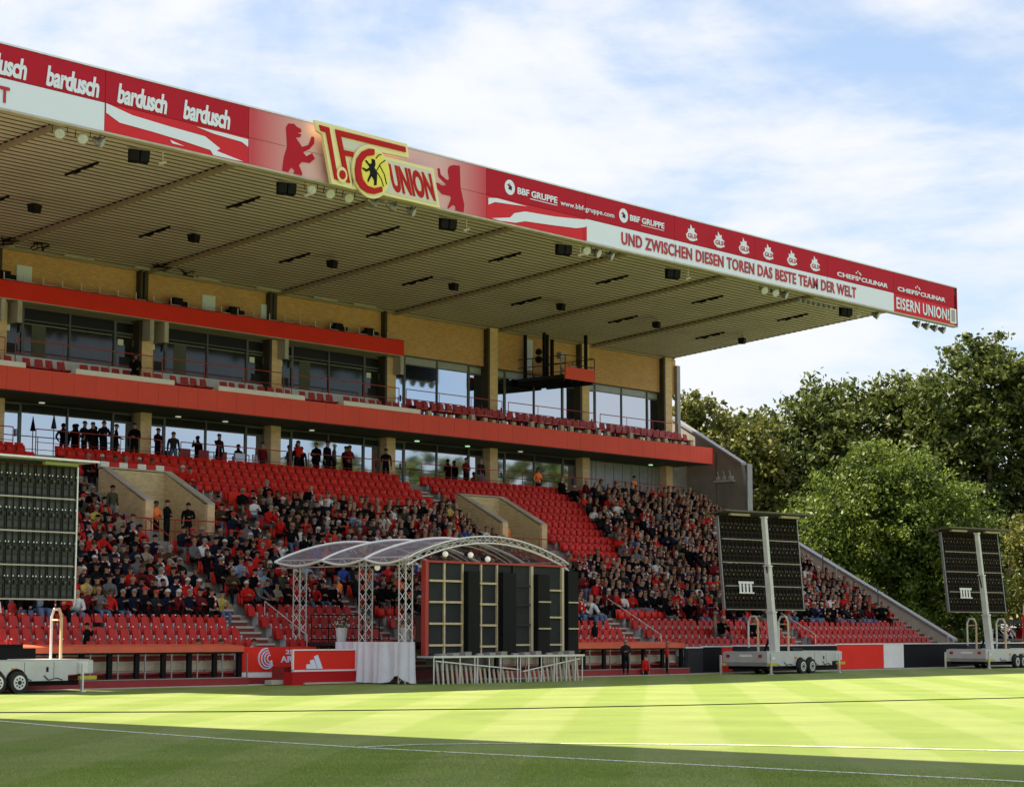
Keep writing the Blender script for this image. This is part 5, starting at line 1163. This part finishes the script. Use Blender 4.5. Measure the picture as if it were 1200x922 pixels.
# people on the far right terrace
for i in range(9):
    x = 122+i*.75; sit('person in %s on the far terrace, %s from the left behind the right trailer' % (('black', 'maroon', 'orange-red')[i % 3], nth(i)), (x+3.5, 69.0-i*.55, 1.35), i % 5, ('black', 'maroon', 'orange-red')[i % 3], rz_=-20, s=1.1)
# lounge furniture on lower balcony
for j in range(5):
    x = 57.9+j*1.05
    t = empty('lounge_chair', 'pale lounge chair behind the lower balcony rail, %s from the left' % nth(j), 'chair', (x, 68.95, ZB), group='pale lounge chairs on the lower balcony')
    B(-.28, .28, -.25, .3, .38, .46).obj('seat', M_whitep if j > 2 else M_dkred, t); B(-.28, .28, .25, .32, .46, .95).obj('backrest', M_whitep if j > 2 else M_dkred, t)
    MB().box(-.25, -.21, -.2, -.16, 0, .38).box(.21, .25, -.2, -.16, 0, .38).box(-.25, -.21, .2, .24, 0, .38).box(.21, .25, .2, .24, 0, .38).obj('legs', M_alu, t)
t = empty('parasol', 'closed dark parasol standing before the bright lower window', 'parasol', (50.9, 69.2, ZB)); MB().tube((0, 0, 0), (0, 0, 1.9), .02, 6).obj('pole', M_dk, t); MB().tube((0, 0, 1.3), (0, 0, 1.85), .12, 8, .02).obj('canopy', M_dk, t)
# ledge with red and white scarves above the tunnel
for i in range(8):
    B(49.8+i*.46, 50.22+i*.46, 64.62, 64.80, stop(VY1)+.1, stop(VY1)+.30).obj('scarf', M_sc if i % 2 else M_scw, None, 'scarf draped over the ledge above the left tunnel, %s from the left' % nth(i), 'scarf', 'scarves over the tunnel ledge')
# bag in the front seats
MB().hexa([(-.22, -.1, 0), (.22, -.1, 0), (.22, .1, 0), (-.22, .1, 0), (-.18, -.06, .4), (.18, -.06, .4), (.18, .06, .4), (-.18, .06, .4)]).obj('shopping_bag', M_scw, None, 'white and red bag on the seats below the left screen', 'bag').location = (38.4, 55.05, rz(3)+.35)

# ------------------------------------------------------------------ trees
def leaf_mat(name, a, b_, tr=.35):
    m = bpy.data.materials.new(name); m.use_nodes = True; nt = m.node_tree; N, L = nt.nodes, nt.links; b = N['Principled BSDF']
    g = N.new('ShaderNodeNewGeometry'); n = N.new('ShaderNodeTexNoise'); n.inputs['Scale'].default_value = .45; n.inputs['Detail'].default_value = 3; L.new(g.outputs['Position'], n.inputs[0])
    ad_ = N.new('ShaderNodeMath'); ad_.operation = 'MULTIPLY_ADD'; ad_.inputs[1].default_value = .5; L.new(g.outputs['Random Per Island'], ad_.inputs[0]); L.new(n.outputs[0], ad_.inputs[2])
    r = N.new('ShaderNodeValToRGB'); r.color_ramp.elements[0].position = .42; r.color_ramp.elements[0].color = (*a, 1); r.color_ramp.elements[1].position = 1.0; r.color_ramp.elements[1].color = (*b_, 1)
    L.new(ad_.outputs[0], r.inputs[0]); L.new(r.outputs[0], b.inputs['Base Color']); b.inputs['Roughness'].default_value = .5; b.inputs['Specular IOR Level'].default_value = .35
    t = N.new('ShaderNodeBsdfTranslucent'); L.new(r.outputs[0], t.inputs[0]); ms = N.new('ShaderNodeMixShader'); ms.inputs[0].default_value = tr
    L.new(b.outputs[0], ms.inputs[1]); L.new(t.outputs[0], ms.inputs[2]); L.new(ms.outputs[0], N['Material Output'].inputs[0]); return m
LM = {'green': leaf_mat('leaf_green', (.026, .048, .009), (.115, .140, .028)), 'yellow': leaf_mat('leaf_sunlit_yellow', (.045, .065, .012), (.17, .17, .034)), 'bright': leaf_mat('leaf_bright', (.024, .050, .009), (.145, .195, .028), .4), 'dark': leaf_mat('leaf_dark', (.028, .048, .012), (.075, .10, .022), .3)}  # yellow leaves carry the sunlight of two trees in their colour
def tree(lb, base, H, lobes, kind, leaves, ls=.2, trunk=.4, group='trees behind the stand', limbs=6):
    t = empty('tree', lb, 'tree', base, group=group)
    mb = MB(); top = Vector((lobes[0][0]*.5, lobes[0][1]*.5, H*.62)); p = Vector((0, 0, 0)); n = 5; prev = p; r = trunk
    pts = [Vector((random.uniform(-.3, .3)*i*.5, random.uniform(-.3, .3)*i*.5, H*.62*i/n)) for i in range(n+1)]; pts[0] = p
    for i in range(n): mb.tube(pts[i], pts[i+1], trunk*(1-.13*i), 8, trunk*(1-.13*(i+1)))
    for (lx, ly, lz, lr, lh) in lobes:
        s = pts[random.randint(1, 3)]; e = Vector((lx, ly, lz)); mid = s.lerp(e, .5)+Vector((random.uniform(-.8, .8), random.uniform(-.8, .8), .4))
        mb.tube(s, mid, trunk*.42, 6, trunk*.28); mb.tube(mid, e, trunk*.28, 6, trunk*.1)
        for q in range(4):
            e2 = e+Vector((random.uniform(-1, 1)*lr*.7, random.uniform(-1, 1)*lr*.7, random.uniform(-.3, .8)*lh*.7)); mb.tube(mid.lerp(e, .6), e2, trunk*.12, 4, .03)
    mb.obj('trunk', M_tree, t, smooth=True)
    vol = np.array([l[3]**2*l[4] for l in lobes]); vol = vol/vol.sum(); C_ = []
    nc = max(30, leaves//38)
    for j in range(nc):
        l = lobes[rng.choice(len(lobes), p=vol)]; d = rng.normal(size=3); d /= np.linalg.norm(d); rr = (rng.random()**.38)
        if rng.random() < .12: rr *= 1.12
        C_.append((l[0]+d[0]*l[3]*rr, l[1]+d[1]*l[3]*rr, l[2]+d[2]*l[4]*rr))
    C_ = np.array(C_); per = leaves//nc; cs = rng.uniform(.35, .85, nc)
    P = np.repeat(C_, per, 0)+rng.normal(size=(nc*per, 3))*np.repeat(cs, per)[:, None]*np.array([.62, .62, .42]); N_ = len(P)
    a = rng.normal(size=(N_, 3)); a /= np.linalg.norm(a, axis=1)[:, None]; b = np.cross(a, rng.normal(size=(N_, 3))); b /= np.linalg.norm(b, axis=1)[:, None]
    s = (ls*rng.uniform(.6, 1.3, N_))[:, None]
    V = np.stack([P-a*s*1.25, P-b*s*.65+a*s*.1, P+a*s*1.25, P+b*s*.65+a*s*.1], 1).reshape(-1, 3)
    me = bpy.data.meshes.new('crown'); me.vertices.add(N_*4); me.vertices.foreach_set('co', V.reshape(-1)); me.loops.add(N_*4); me.loops.foreach_set('vertex_index', np.arange(N_*4)); me.polygons.add(N_)
    me.polygons.foreach_set('loop_start', np.arange(N_)*4); me.polygons.foreach_set('loop_total', np.full(N_, 4)); me.materials.append(LM[kind]); me.update(); me.validate()
    put('crown', me, t, kind=None); return t
def L_(*a): return list(a)
# lobes: (dx, dy, z, radius, half height); tree positions in metres
tree('sunlit tree rising directly behind the end wall of the stand', (120.5, 86, 0), 19, [(0, 0, 13, 4.2, 4.6), (-2.5, 2.5, 14.5, 3.2, 3.4), (2, -2.5, 11, 3.6, 4.5), (-1, 1, 17, 2.6, 2.2), (1, -3.5, 15, 2.2, 2.2), (3, -1, 7, 4, 4)], 'yellow', 34000, .18)
tree('dark green tree between the sunlit tree and the tall oaks', (127, 84, 0), 19, [(0, 0, 12, 4.5, 5), (2, -2.5, 15.5, 3.0, 3.2), (-2, 2, 15, 3.2, 3.4), (1, -1, 17.4, 2.0, 1.8), (0, 0, 6, 4.5, 4)], 'green', 34000, .19)
tree('broad tree with rounded top left of the tallest oak', (134, 81, 0), 22, [(0, 0, 15, 4.5, 5), (2, -2.5, 18.5, 3.2, 3.0), (-1.5, 2, 18.6, 2.8, 2.6), (3, -4, 13, 3.5, 5), (0, 0, 9, 5, 4.5)], 'green', 40000, .19)
tree('tallest oak at the right picture edge with bare limbs showing', (136.2, 72.2, 0), 25, [(0, 0, 20.5, 3.0, 3.2), (-2.2, 2.0, 18, 3.0, 3.0), (2.2, -2.2, 19, 3.0, 3.2), (-3, 2.5, 14, 2.8, 3.0), (3.2, -3.2, 15, 3.0, 3.4), (0, 0, 22.6, 1.8, 1.4), (3.5, -4, 10, 3, 3), (4.8, -5.5, 20, 2.8, 3), (4, -4.5, 15.5, 3, 4), (2, -2, 11, 3.5, 3.5), (5.5, -7, 13, 3, 5), (6.5, -8.5, 17, 3, 4), (5.5, -7, 8, 3.4, 4), (0, 0, 16, 3.4, 3.4)], 'green', 60000, .19, trunk=.55)
tree('bright green linden in front with sunlit top and dark shaded side', (118.5, 70.0, 0), 15, [(0, 0, 9, 4.2, 4.2), (-2.2, 2.4, 8.5, 3.6, 4.0), (2.4, -2.6, 8.2, 3.8, 4.0), (0, 0, 11.6, 3.4, 2.6), (-1.5, 1.8, 4.5, 4, 4), (2.5, -2.5, 4.5, 4.2, 4), (-.6, .6, 13.0, 2.0, 1.3)], 'bright', 85000, .12, trunk=.35)
tree('small sunlit maple at the right picture edge', (128.5, 64.2, 0), 11, [(0, 0, 7.5, 2.4, 3.0), (1, -1.4, 5.5, 2.6, 2.8), (.8, -.6, 9, 1.8, 1.8), (1.5, -2, 8, 2.2, 2.6), (0, 0, 3.8, 2.6, 2.2)], 'yellow', 16000, .14, trunk=.22)
tree('dark evergreen mass low behind the right mobile screen', (137, 80, 0), 13, [(0, 0, 7, 5, 6), (4, -5, 6, 4.5, 6), (8, -10, 6, 4.5, 6), (-5, 5, 6, 5, 6)], 'dark', 26000, .2)
tree('dark low trees behind the sloping end wall', (124, 93, 0), 13, [(0, 0, 7, 5, 6), (-4, 5, 6, 4.5, 6), (5, -5, 6, 5, 6)], 'dark', 22000, .2)
# trees across the ground that show in the windows
for i, (x, y, s) in enumerate(((150, -40, 1), (165, -34, 1.1), (182, -32, 1.05), (200, -30, 1.2), (222, -22, 1.1), (240, -18, 1.2), (135, -46, .9))):
    tree('tree far across the ground mirrored in the glass, %s of its row' % nth(i), (x, y, 0), 22*s, [(0, 0, 15*s, 8, 7*s), (5, 1, 12*s, 6, 6*s), (-5, -1, 12*s, 6, 6*s), (0, 0, 20*s, 5, 4*s)], 'green', 4500, .6, group='trees across the ground')

# far right terrace, wall and hut
t = empty('side_terrace', 'pale low terrace wall beyond the right trailer', 'wall', (124, 70, 0))
ux = Vector((.56, -.83, 0)).normalized()
def seg_wall(a, L, z0, z1, th, nm, m):
    a = Vector(a); u = ux; n_ = Vector((u.y, -u.x, 0)); b = a+u*L; c = b-n_*th; d = a-n_*th
    o = MB().hexa([(a.x, a.y, z0), (b.x, b.y, z0), (c.x, c.y, z0), (d.x, d.y, z0), (a.x, a.y, z1), (b.x, b.y, z1), (c.x, c.y, z1), (d.x, d.y, z1)]).obj(nm, m); o.parent = t; o.matrix_parent_inverse = Matrix.Translation(t.location).inverted()
for i in range(9): seg_wall(Vector((125.2, 71.2, 0))+ux*i*2.0, 1.97, 0, 2.1, .2, 'wall_panel', M_whitep if i % 3 else M_fred2)
seg_wall((121.5, 72, 0), 22, 2.35, 2.6, 2.5, 'low_roof', M_condk)
seg_wall((123.5, 69.5, 0), 20, 1.2, 1.35, .8, 'bench_step', M_con)
t = empty('white_hut', 'small white gabled hut under the dark trees', 'hut', (128.3, 75.6, 0)); B(-.8, .8, -.1, 1.5, 0, 3.0).obj('wall', M_white, t); MB().prism([(-.95, 3.0), (.95, 3.0), (0, 3.9)], -.2, 1.6).obj('roof', M_white, t); B(-.3, .3, -.14, -.103, 1.9, 2.7).obj('window', M_black, t)
t = empty('white_slide', 'white tapered structure with red post behind the right trailer', 'structure', (124.3, 62.6, 0))
MB().hexa([(-.9, 0, 0), (.9, 0, 0), (.9, .6, 0), (-.9, .6, 0), (-.75, 0, 3.4), (-.2, 0, 4.2), (-.2, .5, 4.2), (-.75, .5, 3.4)]).obj('body', M_white, t); B(-1.5, -1.15, -.1, .2, 0, 2.9).obj('post', M_redb, t)
MB().tube((.2, -.6, 0), (-.5, -.6, 4.8), .06, 6).obj('pole', M_alu, t)

# the end stand behind the camera: its unseen roof is cut to fit the shade on the near turf
E_ = empty('end_stand', 'covered end stand behind the viewer', 'grandstand', (-10, 10, 0))
def ep(mb, nm, m): o = mb.obj(nm, m); o.parent = E_; o.matrix_parent_inverse = Matrix.Translation(E_.location).inverted(); return o
HR = 17.5; XE = 24.4-.42*HR
ep(B(5.6, XE, 8, 64, HR, HR+.4), 'roof', M_steel); ep(B(XE, XE+.2, 8, 64, HR-.9, HR+.5), 'fascia', M_fred)
for i in range(5): ep(B(-17, -16.5, 9+i*13, 9.5+i*13, 0, HR+2), 'column', M_steel); ep(MB().hexa([(-17, 9+i*13, HR+1.2), (XE-.5, 9+i*13, HR+.45), (XE-.5, 9.4+i*13, HR+.45), (-17, 9.4+i*13, HR+1.2), (-17, 9+i*13, HR+2.2), (XE-.5, 9+i*13, HR+.8), (XE-.5, 9.4+i*13, HR+.8), (-17, 9.4+i*13, HR+2.2)]), 'girder', M_steel)
for k in range(12): ep(B(-4-k*1.0, -3-k*1.0, -58, 50, 0, .8+.5*k), 'terrace_step', M_con)
ep(B(-18.3, -17.1, -60, 60, 0, 9), 'rear_wall', M_con)
# stand across the pitch, low, with pale roof (it shows in the window glass)
O_ = empty('opposite_stand', 'low stand with pale roof across the pitch', 'grandstand', (150, -30, 0))
def op(mb, nm, m): o = mb.obj(nm, m); o.parent = O_; o.matrix_parent_inverse = Matrix.Translation(O_.location).inverted(); return o
op(MB().hexa([(150, -26, 15.2), (235, -16, 15.2), (235, -36, 18), (150, -46, 18), (150, -26, 15.6), (235, -16, 15.6), (235, -36, 18.5), (150, -46, 18.5)]), 'roof', M_white)
op(B(150, 235, -46, -45, 0, 18), 'rear_wall', M_con)
op(B(170, 176, -23.2, -23, 14.5, 16.5), 'banner', M_redb)
